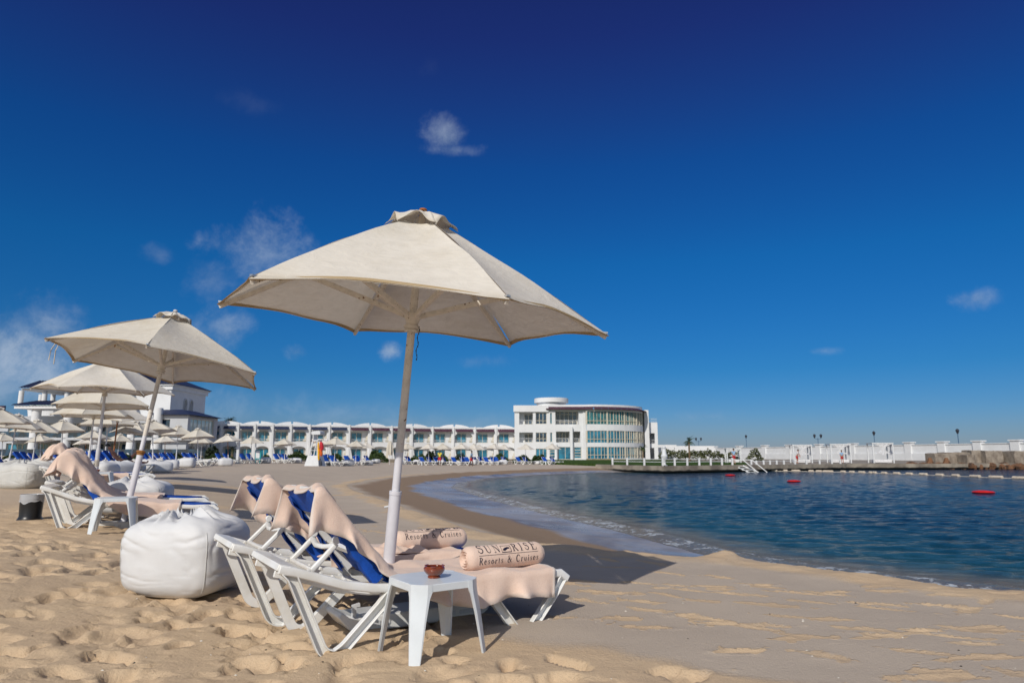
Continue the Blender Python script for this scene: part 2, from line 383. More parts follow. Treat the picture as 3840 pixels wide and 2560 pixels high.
def ground0(x, y):
    """large shape of the beach (no footprints)"""
    x = np.asarray(x, float); y = np.asarray(y, float)
    wob = .35*fbm(x, y, .9, 3, 5)
    dC = pdist(x, y, CREST)+wob*.0; dW = pdist(x, y, SHORE); inC = inside(x, y, CREST); inW = inside(x, y, SHORE)
    t = dW/(dC+dW+1e-6)
    slope = WL+.40*t**1.35
    sea = WL-.10*dW-.0*dW; sea = np.maximum(sea, -3)
    amp = (.28+.14*sst(y, 10, 16))*(1-sst(y, 42, 80)*sst(x, -30, -10))
    rise = amp*sst(-x, 1.4, 6.0)*sst(dC, 1.6, 6.5)
    land = -.05+.05*sst(dC, 0, 3)+rise
    land = np.where(y > 30, np.minimum(land+.0, land), land)
    z = np.where(inW, sea, np.where(inC, slope, land))
    return z, dC, dW, inC, inW
def gz(x, y): return float(ground0(np.array([x]), np.array([y]))[0][0])
def axis(segs):
    out = [segs[0][0]]
    for a, b, h0, h1 in segs:
        p = a
        while p < b-1e-6:
            f = (p-a)/(b-a); p = min(b, p+h0+(h1-h0)*f); out.append(p)
    return np.array(out)
xs = axis([(-3000, -300, 500, 60), (-300, -60, 40, 3), (-60, -14, 1.6, .25), (-14, -4.2, .16, .03), (-4.2, 4.6, .022, .022), (4.6, 12, .03, .2), (12, 40, .4, 1.5), (40, 300, 2, 40), (300, 3000, 60, 500)])
ys = axis([(-400, -10, 80, 6), (-10, 1.6, 1.5, .06), (1.6, 7.6, .0215, .0215), (7.6, 14, .024, .06), (14, 40, .07, .25), (40, 90, .3, .6), (90, 300, 2, 30), (300, 3000, 60, 500)])
X, Y = np.meshgrid(xs, ys, indexing='ij')
Z, dC, dW, inC, inW = ground0(X, Y)
# trampled soft sand on the left and round the loungers, wind-packed crust to the right
soft = sst(.55*(1.0-X)+.35*fbm(X, Y, .8, 3, 3)*4-.16*np.abs(Y-4.0)+.35*(4.4-Y), -.35, .75)
soft = np.maximum(soft, sst(-X-4.5+2*fbm(X, Y, .4, 2, 9), 0, 2)*sst(24-Y, 0, 6)*(.75))
band = np.exp(-((dC-.25)/.42)**2)*(~inC)*sst(60-Y, 0, 20)                # loose lip along the top of the beach scarp
dry = (~inC) & (~inW)
dz = np.zeros_like(Z); loose = np.clip(soft*2.2, 0, 1)*.9
near = (X > -9) & (X < 9) & (Y > 1.2) & (Y < 16)
def stamp(cx, cy, ra, rb, ang, depth, lo, rim=.25, mode='min'):
    i0, i1 = np.searchsorted(xs, (cx-2.0*ra, cx+2.0*ra)); j0, j1 = np.searchsorted(ys, (cy-2.0*ra, cy+2.0*ra))
    if i1-i0 < 2 or j1-j0 < 2: return
    xx = X[i0:i1, j0:j1]-cx; yy = Y[i0:i1, j0:j1]-cy; c, s_ = math.cos(ang), math.sin(ang)
    wn = np.clip(1+3.2*fbm(X[i0:i1, j0:j1], Y[i0:i1, j0:j1], 11, 4, cx), .25, 4)
    r2 = (((xx*c+yy*s_)/ra)**2+((-xx*s_+yy*c)/rb)**2)*wn
    bowl = -depth*np.clip(1-r2, 0, 1)**.65
    sub = dz[i0:i1, j0:j1]
    dz[i0:i1, j0:j1] = np.minimum(sub, sub*.35+bowl)+rim*depth*np.exp(-((np.sqrt(r2)-1.18)/.22)**2)
    loose[i0:i1, j0:j1] = np.maximum(loose[i0:i1, j0:j1], lo*sst(1.7-r2, 0, .7))
for k in range(2400):
    cx, cy = random.uniform(-8.5, 3.5), random.uniform(1.3, 13)
    sv = soft[min(np.searchsorted(xs, cx), len(xs)-1), min(np.searchsorted(ys, cy), len(ys)-1)]
    if random.random() > sv*1.1-.12: continue
    if cy > 7.2 and cx > -4.2: continue
    q = random.random()
    stamp(cx, cy, random.uniform(.07, .20), random.uniform(.06, .12), random.uniform(0, 3.14), random.uniform(.014, .080)*(1 if cy < 9 else .6), .55, .12)
walks = [((1.6, 5.9), 2.9), ((3.9, 4.4), 2.75), ((2.6, 3.3), .25), ((1.4, 4.6), .1), ((.7, 7.0), -.5), ((3.6, 5.8), 2.6), ((2.2, 2.8), .6), ((.3, 3.1), .0), ((-2.5, 11), .9), ((-1.0, 9.6), 2.2), ((1.9, 6.8), -.35), ((3.0, 3.8), .45), ((4.2, 3.2), 2.5), ((1.0, 5.2), -.3), ((2.4, 4.2), .15), ((3.4, 5.0), 2.9), ((1.8, 3.9), -.1), ((4.4, 5.4), 2.8), ((.9, 6.4), .2), ((2.9, 2.6), .35)]
for (wx, wy), a in walks:
    for k in range(9):
        sd = .10*(1 if k % 2 else -1); px_, py_ = wx+math.cos(a)*k*.52-math.sin(a)*sd, wy+math.sin(a)*k*.52+math.cos(a)*sd
        a += random.uniform(-.12, .12); z_, dc_, dw_, ic_, iw_ = ground0(np.array([px_]), np.array([py_]))
        if ic_[0] or dc_[0] < .2: continue
        stamp(px_, py_, random.uniform(.13, .19), random.uniform(.045, .06), a+random.uniform(-.15, .15), random.uniform(.006, .014), random.uniform(.6, 1.0), .5)
for k in range(260):                                               # scattered scuffs further off
    cx, cy = random.uniform(-14, 8), random.uniform(3, 30)
    stamp(cx, cy, random.uniform(.10, .26), random.uniform(.035, .08), random.uniform(-.5, .5), random.uniform(.004, .010), random.uniform(.4, .9), .2)
for k in range(520):                                               # crumbled lip of the scarp
    i = random.randint(1, 14); t = random.random(); p = CREST[i]*(1-t)+CREST[i+1]*t
    n_ = np.array([-(CREST[i+1]-CREST[i])[1], (CREST[i+1]-CREST[i])[0]]); n_ = n_/np.linalg.norm(n_)
    p = p+n_*(-1)*random.uniform(-.05, .7)*(1 if i < 9 else 1.8)
    stamp(p[0], p[1], random.uniform(.07, .2), random.uniform(.05, .12), random.uniform(0, 3), random.uniform(-.035, .02), .9, .1)
dz = dz+.030*soft*fbm(X, Y, 2.2, 4, 1)*dry+.012*soft*fbm(X, Y, 9, 3, 2)
dz = dz+.085*band*(fbm(X, Y, 2.5, 3, 4)+.35)+.10*np.exp(-(((X-2.62)/.22)**2+((Y-8.75)/.2)**2))
dz = dz+.004*fbm(X, Y, 1.1, 3, 8)+.06*fbm(X, Y, .16, 3, 6)*dry*sst(Y, 8, 20)
loose = loose*(1-.45*sst(Y, 9, 14)); loose = np.clip(np.maximum(loose, band*.95*(.5+1.5*np.clip(fbm(X, Y, 1.3, 3, 17)+.25, 0, 1)))+.5*sst(fbm(X, Y, .55, 4, 11), .13, .3)*dry*sst(Y, 9, 16), 0, 1)
fade = np.where(inC & ~inW, .25, 1.0); fade = np.where(inW, .3, fade)
Z = Z+dz*fade
# press the sand level where things stand is left alone: legs sink a little
nx, ny = X.shape
me = bpy.data.meshes.new('sand')
me.vertices.add(nx*ny); me.vertices.foreach_set('co', np.stack([X, Y, Z], -1).reshape(-1))
ii, jj = np.meshgrid(np.arange(nx-1), np.arange(ny-1), indexing='ij'); a_ = (ii*ny+jj).reshape(-1)
quads = np.stack([a_, a_+ny, a_+ny+1, a_+1], -1).astype(np.int32)
me.loops.add(quads.size); me.loops.foreach_set('vertex_index', quads.reshape(-1)); me.polygons.add(len(quads))
me.polygons.foreach_set('loop_start', np.arange(0, quads.size, 4, dtype=np.int32)); me.polygons.foreach_set('loop_total', np.full(len(quads), 4, dtype=np.int32))
me.update(); me.polygons.foreach_set('use_smooth', [True]*len(quads))
for nm_, arr in (('loose', loose), ('wetz', ground0(X, Y)[0]+.0)):
    q = me.attributes.new(nm_, 'FLOAT', 'POINT'); q.data.foreach_set('value', arr.reshape(-1).astype(np.float32))
m = bpy.data.materials.new('sand'); m.use_nodes = True; t = NT(m.node_tree); t.n.clear()
out = t.new('ShaderNodeOutputMaterial'); p = t.new('ShaderNodeBsdfPrincipled'); pos = t.new('ShaderNodeNewGeometry').outputs['Position']
g1 = t.noise(pos, 1.1, 6, .6); g2 = t.noise(pos, 38, 4, .7); g3 = t.noise(pos, 260, 2, .8)
crust = t.mix(t.ss(t.noise(t.mapping(pos, (1, 1.4, 1)), .8, 6, .65), .3, .72), (.505, .43, .35), (.44, .375, .31))
loosec = t.mix(t.ss(g1, .35, .65), (.60, .455, .30), (.54, .405, .27))
lf = t.ss(t.m('ADD', t.attr('loose'), t.m('MULTIPLY', t.m('SUBTRACT', g2, .5), .5)), .25, .75)
base = t.mix(lf, crust, loosec)
base = t.mix(t.ss(g3, .35, .75, 0, .35), base, (.30, .22, .15)); base = t.mix(t.ss(g3, .72, .8, 0, .5), base, (.85, .74, .6))
wz = t.m('ADD', t.attr('wetz'), t.m('MULTIPLY', t.m('SUBTRACT', t.noise(pos, .55, 4, .5), .5), .10))
damp = t.ss(wz, -.055, -.12); wet = t.ss(wz, -.285, -.325)
base = t.mix(damp, base, (.27, .195, .135)); base = t.mix(wet, base, t.mix(t.ss(t.noise(pos, .35, 5, .6, .6), .35, .65), (.17, .15, .15), (.36, .35, .36)))  # pale grey patches put the sky's sheen on the wet sand into colour
t.put(p.inputs['Base Color'], base)
streak = t.ss(t.noise(t.mapping(pos, (.9, .9, 1)), .9, 5, .65, .8), .38, .62)
t.put(p.inputs['Roughness'], t.m('SUBTRACT', .95, t.m('MULTIPLY', wet, t.m('SUBTRACT', .70, t.m('MULTIPLY', streak, .22)))))
t.put(p.inputs['Specular IOR Level'], t.m('ADD', .12, t.m('MULTIPLY', wet, .3)))
g4 = t.noise(pos, 9, 4, .65, .6)
bh = t.m('ADD', t.m('ADD', t.m('MULTIPLY', g3, .30), t.m('MULTIPLY', g2, 1.1)), t.m('MULTIPLY', g4, t.m('ADD', .35, t.m('MULTIPLY', lf, 1.4))))
t.l.new(t.bump(bh, 1, .009), p.inputs['Normal']); nb = p.inputs['Normal'].links[0].from_node; t.put(nb.inputs['Strength'], t.m('SUBTRACT', .75, t.m('MULTIPLY', wet, .72)))
t.l.new(p.outputs[0], out.inputs[0]); me.materials.append(m)
sand = bpy.data.objects.new('sand', me); COL.objects.link(sand); tag(sand, 'pale trampled beach sand, darker and wet towards the water', kind='structure')
import bisect
def gtop(x, y):
    """sand surface with footprints"""
    i = min(max(bisect.bisect(xs, x)-1, 0), nx-2); j = min(max(bisect.bisect(ys, y)-1, 0), ny-2)
    return float(Z[i:i+2, j:j+2].mean())

# ---------------------------------------------------------------- water
wxs = axis([(-9, 9, .10, .12), (9, 40, .14, .6), (40, 400, .8, 20)]); wys = axis([(-8, 4, .6, .2), (4, 30, .07, .16), (30, 100, .18, .7), (100, 300, 2, 20)])
WX, WY = np.meshgrid(wxs, wys, indexing='ij'); gzz, dCw, dWw, inCw, inWw = ground0(WX, WY)
dep = np.where(inWw, dWw, -dWw)
amp_ = sst(dep, 0, 3)
wz = 0*WX
for k in range(16):
    a = random.gauss(-1.9, .55); lam = random.uniform(.3, 1.2); kx, ky = math.cos(a)*6.283/lam, math.sin(a)*6.283/lam
    ph = 4*fbm(WX, WY, .35, 2, k*3.1)
    wz = wz+(.0042*lam**.8)*np.sin(kx*WX+ky*WY+random.uniform(0, 6.3)+ph*2)
wz = wz*(amp_*.75+.06)*np.clip(30/np.maximum(WY, 1), .25, 1)
br = .045*np.exp(-((dep-.55)/.28)**2)*(.5+1.2*np.clip(fbm(WX, WY, .35, 3, 7)+.3, 0, 1))     # small breaking ripple along the edge
wz = wz+br
WZ = WL+wz
me = bpy.data.meshes.new('water'); n1_, n2_ = WX.shape
keep = (dep > -1.2)
a_ = (np.arange(n1_-1)[:, None]*n2_+np.arange(n2_-1)[None, :]); kq = keep[:-1, :-1]|keep[1:, 1:]; a_ = a_[kq]
quads = np.stack([a_, a_+n2_, a_+n2_+1, a_+1], -1).astype(np.int32); used = np.unique(quads); remap = np.zeros(n1_*n2_, np.int32); remap[used] = np.arange(len(used)); quads = remap[quads]
me.vertices.add(len(used)); me.vertices.foreach_set('co', np.stack([WX, WY, WZ], -1).reshape(-1, 3)[used].reshape(-1))
me.loops.add(quads.size); me.loops.foreach_set('vertex_index', quads.reshape(-1)); me.polygons.add(len(quads))
me.polygons.foreach_set('loop_start', np.arange(0, quads.size, 4, dtype=np.int32)); me.polygons.foreach_set('loop_total', np.full(len(quads), 4, dtype=np.int32))
me.update(); me.polygons.foreach_set('use_smooth', [True]*len(quads))
q = me.attributes.new('shore', 'FLOAT', 'POINT'); q.data.foreach_set('value', dep.reshape(-1)[used].astype(np.float32))
m = bpy.data.materials.new('water'); m.use_nodes = True; t = NT(m.node_tree); t.n.clear()
out = t.new('ShaderNodeOutputMaterial'); p = t.new('ShaderNodeBsdfPrincipled'); pos = t.new('ShaderNodeNewGeometry').outputs['Position']
sh = t.attr('shore'); big = t.noise(pos, .12, 4, .6)
deepc = t.mix(t.ss(big, .35, .65), (.002, .019, .042), (.002, .011, .027))
midc = t.mix(t.ss(big, .35, .65), (.008, .050, .066), (.005, .038, .055))
b = t.mix(t.ss(sh, 1.2, 9), midc, deepc); b = t.mix(t.ss(sh, .2, 2.4), (.15, .125, .10), b)
fn = t.noise(t.mapping(pos, (1, 1, 1)), 2.3, 6, .7, .6); fn2 = t.noise(pos, 11, 4, .65)
lead = t.m('MULTIPLY', t.ss(sh, -.1, .06), t.ss(sh, 1.5, .4))
f1 = t.ss(t.m('ADD', t.m('ADD', t.m('MULTIPLY', fn, .75), t.m('MULTIPLY', fn2, .45)), t.m('MULTIPLY', lead, .30)), .90, .99)
foam = t.m('MULTIPLY', f1, t.ss(sh, 2.4, .3, 0, .8))
t.put(p.inputs['Base Color'], t.mix(foam, b, (.62, .68, .74)))
t.put(p.inputs['Roughness'], t.m('ADD', .10, t.m('MULTIPLY', foam, .5))); p.inputs['IOR'].default_value = 1.33; p.inputs['Specular IOR Level'].default_value = .15
r1 = t.noise(t.mapping(pos, (1, 1.6, 1), (0, 0, .3)), 7.0, 6, .68, .8); r2 = t.noise(t.mapping(pos, (.6, 1, 1)), 9, 4, .6)
far = t.noise(t.mapping(pos, (.4, 1, 1)), 1.5, 5, .62)
hgt = t.m('ADD', t.m('ADD', r1, t.m('MULTIPLY', r2, .22)), t.m('MULTIPLY', far, .45))
t.l.new(t.bump(hgt, .6, .15), p.inputs['Normal']); t.l.new(p.outputs[0], out.inputs[0]); me.materials.append(m)
o = bpy.data.objects.new('water', me); COL.objects.link(o); tag(o, 'deep blue rippled water of the sheltered bay', kind='structure')

# ---------------------------------------------------------------- quay, lawn, terraces
def flat(name, poly, z, m, label, zb=None, kind='structure'):
    b = MB(); n = len(poly)
    if zb is None: b.add([(x, y, z) for x, y in poly], [tuple(range(n))])
    else: b.add([(x, y, z) for x, y in poly]+[(x, y, zb) for x, y in poly], [tuple(range(n)), tuple(range(2*n-1, n-1, -1))]+[(i, (i+1) % n, (i+1) % n+n, i+n) for i in range(n)])
    return tag(b.build(name, m, smooth=0), label, kind=kind)
QZ = .22
Q0 = (at(2290, 71), 71.); Q1 = (at(2483, 64), 64.); Q2 = (at(3160, 80), 80.); Q3 = (at(3900, 84), 84.)
poly = [Q0, Q1, Q2, Q3, (130, 96), (260, 300), (12, 300), (7.2, 92)]
flat('quay', [Q0, Q1, (Q2[0], Q2[1]), Q3, (130, 96), (260, 300), (12, 300), (12.0, 88)], QZ-.14, 'quay_concrete', 'concrete quay with a dark undercut edge', -2.5)
# deck slab overhangs the wall a little: sunlit concrete band over painted undercut shade
bq = MB(); ov = .35
pts = [(Q0[0]-1.5, Q0[1]+.6), (Q0[0]-.1, Q0[1]-.35), (Q1[0], Q1[1]-.5), (Q2[0]+.2, Q2[1]-.45), (Q3[0], Q3[1]-.45), (130, 95), (260, 301), (11, 301), (11.0, 88)]
n_ = len(pts); bq.add([(x, y, QZ) for x, y in pts]+[(x, y, QZ-.52) for x, y in pts], [tuple(range(n_)), tuple(range(2*n_-1, n_-1, -1))]+[(i, i+n_, (i+1) % n_+n_, (i+1) % n_) for i in range(n_)])
tag(bq.build('quay_deck', 'quay_concrete', smooth=0), 'pale concrete deck slab of the quay', kind='structure')
flat('lawn', [(at(2125, 88), 86), (Q0[0]+.4, Q0[1]+1.2), (Q1[0]+.2, Q1[1]+.8), (at(2800, 74), 73.0), (at(2800, 95), 96), (at(2470, 150), 149), (3, 146), (3, 96)], QZ+.03, 'lawn_green', 'mown green lawn behind the quay railing', QZ-.3)
flat('path', [(-75, 118), (-75, 300), (3, 300), (3, 110), (-20, 104), (-48, 103)], .32, 'stone_band', 'raised paved terrace in front of the villas', -.5)
# ---------------------------------------------------------------- parasols
def canopy_grid(mb, Rr, H, rot, n=6, r0=.13, r1=1.0, nr=14, nt=12, sag=.035, arch=.05, seed=0, wind=.0, base_z=0, ripple=0):
    for k in range(n):
        a0 = rot+k*2*math.pi/n; a1 = rot+(k+1)*2*math.pi/n
        def P(u, t, a0=a0, a1=a1, k=k):
            r = r0+(r1-r0)*u
            p = Vector((math.cos(a0), math.sin(a0), 0))*(1-t)+Vector((math.cos(a1), math.sin(a1), 0))*t
            q = 4*t*(1-t)
            rr = r*Rr*(1-.035*q*u)
            z = base_z+H*(1-r)+.035*math.sin(math.pi*r)*(1-q*.6)-sag*q*math.sin(math.pi*min(1, r*.9))+arch*q*u**4
            z += .010*mnoise.noise(Vector((p.x*r*3+seed, p.y*r*3, k)))*2+wind*q*math.sin(5*r+k*2.1+seed)*r
            if ripple: z += ripple*u*math.sin(math.pi*2*t*1.5+k*1.7+seed)
            return p*rr+Vector((0, 0, z))
        mb.grid(nr, nt, P, att=lambda u, t: .22 if u > .985 else 0.0)
    return mb
def parasol(name, L=2.27, Rr=1.5, H=.80, rot=0., detail=2, seed=0, sleeve=.95, wood=False, wind=0., label='', group='cream parasols on the beach'):
    root = empty(name); tag(root, label, 'parasol', group)
    n = 14 if detail else 8
    top = L+H
    pm = 'old_paint' if detail == 2 else ('pole_wood' if wood else 'pole_far')
    nob = n if detail else 6
    MB().lathe([(.031, sleeve-.05), (.031, L-.25), (.028, top+.02)], n).build('pole', pm if detail < 2 else 'pole_paint', root)
    if detail == 2:
        MB().lathe([(.0315, 1.25), (.032, 1.26), (.0315, top)], n).build('bare_wood_pole', 'old_paint', root)
    MB().lathe([(.046, -.35), (.046, sleeve-.002), (.040, sleeve)], n).build('pole_sleeve', 'pole_paint' if detail == 2 else 'pole_far', root)
    cv = canopy_grid(MB(), Rr, H, rot, nr=14 if detail else 5, nt=12 if detail else 5, seed=seed, wind=wind, base_z=L)
    c = cv.build('canopy', 'canvas' if seed % 2 == 0 else 'canvas_old', root, smooth=24 if detail else 20)
    if detail:
        hb = MB()   # hem folded under the rim
        for k in range(6):
            a0 = rot+k*math.pi/3; a1 = a0+math.pi/3
            def P(u, t, a0=a0, a1=a1, k=k):
                p = Vector((math.cos(a0), math.sin(a0), 0))*(1-t)+Vector((math.cos(a1), math.sin(a1), 0))*t; q = 4*t*(1-t)
                rr = Rr*(1-.035*q)*(1-.028*u)
                return p*rr+Vector((0, 0, L+.05*q+.01*mnoise.noise(Vector((p.x*3+seed, p.y*3, k)))*2+wind*q*math.sin(5+k*2.1+seed)-.004-.012*math.sin(math.pi*u)+H*.028*u))
            hb.grid(4, 12, P, att=lambda u, t: .9)
        hb.build('hem', 'canvas', c)
    v = canopy_grid(MB(), .30, .15, rot, r0=.08, nr=6 if detail else 3, nt=14 if detail else 5, sag=-.02, arch=.055 if detail else .02, seed=seed+3, base_z=L+H*.83+.03, ripple=.018)
    v.build('vent_cap', 'canvas', root, smooth=30, solid=.004 if detail == 2 else 0)
    fm = 'wood_knob' if (detail == 2 and seed == 0) else 'pole_far'
    fz = .7 if seed == 0 else 1.0
    MB().lathe([(.014, top+.0), (.018, top+.05*fz), (.032, top+.056*fz), (.034, top+.068*fz), (.026, top+.08*fz), (.012, top+.086*fz), (0, top+.09*fz)], 12 if detail else 6).build('finial', fm, root)
    if detail:
        hubz = L-.0
        MB().lathe([(.035, hubz-.10), (.058, hubz-.10), (.060, hubz-.085), (.048, hubz-.078), (.066, hubz-.065), (.062, hubz-.05), (.048, hubz-.04), (.056, hubz-.01), (.072, hubz+.02), (.068, hubz+.05), (.036, hubz+.05)], 18).build('hub', 'old_paint', root)
        MB().lathe([(.036, top-.16), (.06, top-.16), (.06, top-.10), (.036, top-.10)], 16).build('crown_block', 'old_paint', root)
        for k in range(6):
            a = rot+k*math.pi/3; d = Vector((math.cos(a), math.sin(a), 0))
            p0 = d*.06+Vector((0, 0, top-.135)); p1 = d*(Rr*.985)+Vector((0, 0, L-.005))
            r = MB().sweep([p0+Vector((0, 0, -.005)), (p0+p1)/2-Vector((0, 0, .0)), p1-Vector((0, 0, .012))], rect(.034, .024), up=d.cross(Vector((0, 0, 1)))).build('rib', 'old_paint', root)
            mid = p0*.45+p1*.55-Vector((0, 0, .03))
            MB().sweep([d*.055+Vector((0, 0, hubz+.03)), mid], rect(.042, .032, .006), up=d.cross(Vector((0, 0, 1)))).build('strut', 'old_paint', root)
            if detail == 2: MB().box(d*(Rr*.975)+Vector((0, 0, L+.022)), (.05, .026, .012), a).build('end_clip', 'silver', r)
            MB().box(mid, (.02, .034, .034), a).build('hinge_pin', 'rust', r)
        if detail == 2:
            if seed == 0:
                ch = MB(); a = Vector((.062, -.02, hubz-.06))
                for i in range(16): ch.box(a+Vector((.006*math.sin(i), 0, -.017*i)), (.008, .005, .016) if i % 2 else (.005, .008, .016))
                ch.build('chain', 'chain', root)
            sl = MB(); sl.lathe([(.047, sleeve-.03), (.049, sleeve-.028), (.049, sleeve-.002), (.047, sleeve)], 16); sl.build('sleeve_collar', 'rust' if seed else 'pole_paint', root)
            MB().tube([(-.04, 0, sleeve-.12), (-.075, -.01, sleeve-.13)], .008).build('fixing_bolt', 'white_paint', root)
    return root
def put(o, x, y, z=None, rz=0, tx=0, ty=0):
    z = gz(x, y) if z is None else z
    a = Vector((tx, ty, 1)).normalized(); q = Vector((0, 0, 1)).rotation_difference(a)
    o.matrix_world = Matrix.Translation((x, y, z)) @ q.to_matrix().to_4x4() @ Matrix.Rotation(rz, 4, 'Z'); return o
u1 = parasol('parasol', 2.30, 1.58, .86, 0, 2, 0, label='nearest and largest cream parasol, orange wooden knob on top', group='parasols standing between lounger pairs near the camera')
put(u1, -.985, 5.50, -.02, 0, .082, -.059)
u2 = parasol('parasol', 2.29, 1.57, .82, 0, 2, 1, sleeve=1.0, wind=.02, label='cream parasol on a leaning white pole with a rust ring, strings at its edge', group='parasols standing between lounger pairs near the camera')
put(u2, -5.50, 9.95, .24, -.176, .105, .102)
MB().lathe([(.05, 1.0), (.062, 1.01), (.06, 1.03), (.036, 1.04)], 10).build('rust_ring', 'rust', u2)
ts = MB()
for dx in (0, .05):
    ts.tube([(-1.02+dx, -.52, 2.62), (-1.12+dx, -.62, 2.53), (-1.2+dx, -.73, 2.42), (-1.21+dx*1.6, -.78, 2.27), (-1.2+dx*2, -.78, 2.12-dx)], .007, 5)
ts.build('tie_string', 'rope', u2)
u3 = parasol('parasol', 2.27, 1.5, .78, 0, 1, 2, wind=.03, label='cream parasol behind the leaning one, rope wrapped round its pole', group='parasols standing between lounger pairs near the camera')
put(u3, -9.67, 16.13, .40, .43, .03, -.02)
rp = MB()
for k in range(5): rp.lathe([(.05, .55+k*.03), (.058, .56+k*.03), (.05, .575+k*.03)], 8)
rp.tube([(-.05, -.03, .62), (-.12, -.05, .45), (-.09, -.05, .2), (-.1, -.04, .02)], .018, 6); rp.build('rope_wrap', 'rope', u3)

# ---------------------------------------------------------------- sun loungers
LW = .79
DV = Vector((.85, .527, 0)).normalized(); NV = Vector((-DV.y, DV.x, 0))
HEADZ = [(-.335, .535), (-.24, .515), (-.1, .475), (.08, .420), (.28, .390), (.5, .382), (1.0, .385), (1.5, .39), (1.66, .405), (1.76, .41), (1.83, .365)]
def csec(w, d, t=.007, flip=1):
    """channel opening sideways: a in plane, b lateral"""
    return [(-w/2, -d/2*flip), (w/2, -d/2*flip), (w/2, d/2*flip), (w/2-t, d/2*flip), (w/2-t, (-d/2+t)*flip), (-w/2+t, (-d/2+t)*flip), (-w/2+t, d/2*flip), (-w/2, d/2*flip)]
def arc2(a, b, c, r=.1, n=5):
    a, b, c = Vector(a), Vector(b), Vector(c); p = b+(a-b).normalized()*r; q = b+(c-b).normalized()*r
    return [tuple(p*(1-t)**2+b*2*t*(1-t)+q*t*t) for t in [i/n for i in range(n+1)]]
def lounger(detail=2, label='', group='', seatcol='blue_sling', back=None):
    """local x along the length (head at -x), y to the far side, origin on the sand mid-way"""
    root = empty('sun_lounger'); tag(root, label, 'sun lounger', group); ox, oy = -.72, -LW/2
    def T(p, y): return (p[0]+ox, y+oy, p[1])
    pl = 'plastic'
    fr = MB()
    for y in (.0225, LW-.0225):
        fr.sweep([T((a, b-.028), y) for a, b in HEADZ], rect(.056, .042, .012) if detail == 2 else rect(.062, .045), up=(0, 1, 0))
    # wide moulded plate across the head end, plain bar across the foot
    fr.prism([(-.350, .500), (-.335, .538), (-.225, .516), (-.235, .486)], .02, LW-.02, O=(ox, oy, 0))
    fr.prism([(1.735, .365), (1.74, .392), (1.80, .378), (1.80, .35)], .02, LW-.02, O=(ox, oy, 0))
    fr.build('frame', pl, root, bevel=.005 if detail == 2 else 0)
    if detail:
        sl = MB()
        for sx in (.30, .62, .98, 1.34): sl.box(T((sx, .335), LW/2), (.05, LW-.06, .022))
        if detail == 2:
            for y in (.13, LW-.13):     # inner rack rails with notches for the back support
                sl.sweep([T((a, b-.065), y) for a, b in HEADZ[:6]], rect(.045, .026), up=(0, 1, 0))
                for k in range(4): sl.prism([(-.14+k*.08, .465-k*.022), (-.13+k*.08, .487-k*.022), (-.115+k*.08, .482-k*.022), (-.11+k*.08, .460-k*.022)], y-.014, y+.014, O=(ox, oy, 0))
        sl.build('cross_slats', pl, root, bevel=.003 if detail == 2 else 0)
    head = [(-.295, .50), (-.25, .455)]+arc2((-.22, .41), (-.018, -.02), (.10, -.02), .07)[0:]+arc2((-.01, -.02), (.075, -.02), (.37, .29), .07)+[(.33, .245), (.40, .33)]
    foot = [(1.07, .35), (1.12, .30)]+arc2((1.14, .28), (1.40, -.02), (1.5, -.02), .07)+arc2((1.41, -.02), (1.49, -.02), (1.80, .35), .07)+[(1.70, .23), (1.80, .37)]
    def clean(path):
        out = [path[0]]
        for q in path[1:]:
            if (Vector(q)-Vector(out[-1])).length > .02 and not (len(out) > 2 and (Vector(q)-Vector(out[-1])).normalized().dot((Vector(out[-1])-Vector(out[-2])).normalized()) < -.2): out.append(q)
        return out
    for pth in (clean(head), clean(foot)):
        for y, fl in ((.026, -1), (LW-.026, 1)):
            sec = csec(.066, .046, .009, fl) if detail else rect(.07, .045)
            MB().sweep([T(q, y) for q in pth], sec, up=(0, 1, 0)).build('leg', pl, root, bevel=.003 if detail == 2 else 0)
    b0, b1 = back or ((.36, .405), (-.115, .985))
    bd = Vector((b1[0]-b0[0], 0, b1[1]-b0[1])); bl = bd.length; bd.normalize(); bn = Vector((-bd.z, 0, bd.x)) # normal: up/front side has +x
    if bn.z < 0: bn = -bn
    B0 = Vector((b0[0]+ox, oy, b0[1]))
    def BP(u, y, h=0): return B0+bd*(u*bl)+Vector((0, y, 0))+bn*h
    bf = MB()
    for y in (.085, LW-.085): bf.sweep([BP(0, y, -.02), BP(.5, y, -.026), BP(.97, y, -.02)], rect(.05, .032), up=(0, 1, 0))
    for u in ((.985, .62, .30) if detail else (.985,)): bf.sweep([BP(u, .085, -.02), BP(u, LW-.085, -.02)], rect(.045, .03), up=bn)
    if detail == 2:
        for u in (.2, .38, .5): bf.box(BP(u, .115, -.03), (.05, .03, .02), M=Matrix((bd, Vector((0, 1, 0)), bn)).transposed())
    bf.build('back_frame', pl, root, bevel=.004 if detail == 2 else 0)
    def sling(fn, nu, nv):
        m_ = MB(); m_.grid(nu, nv, fn); return m_
    y0, y1 = .05, LW-.05
    sling(lambda u, v: BP(u*.99, y0+(y1-y0)*v, .006-.012*math.sin(math.pi*v)), 8, 5).build('back_sling', seatcol, root, solid=.006 if detail else 0)
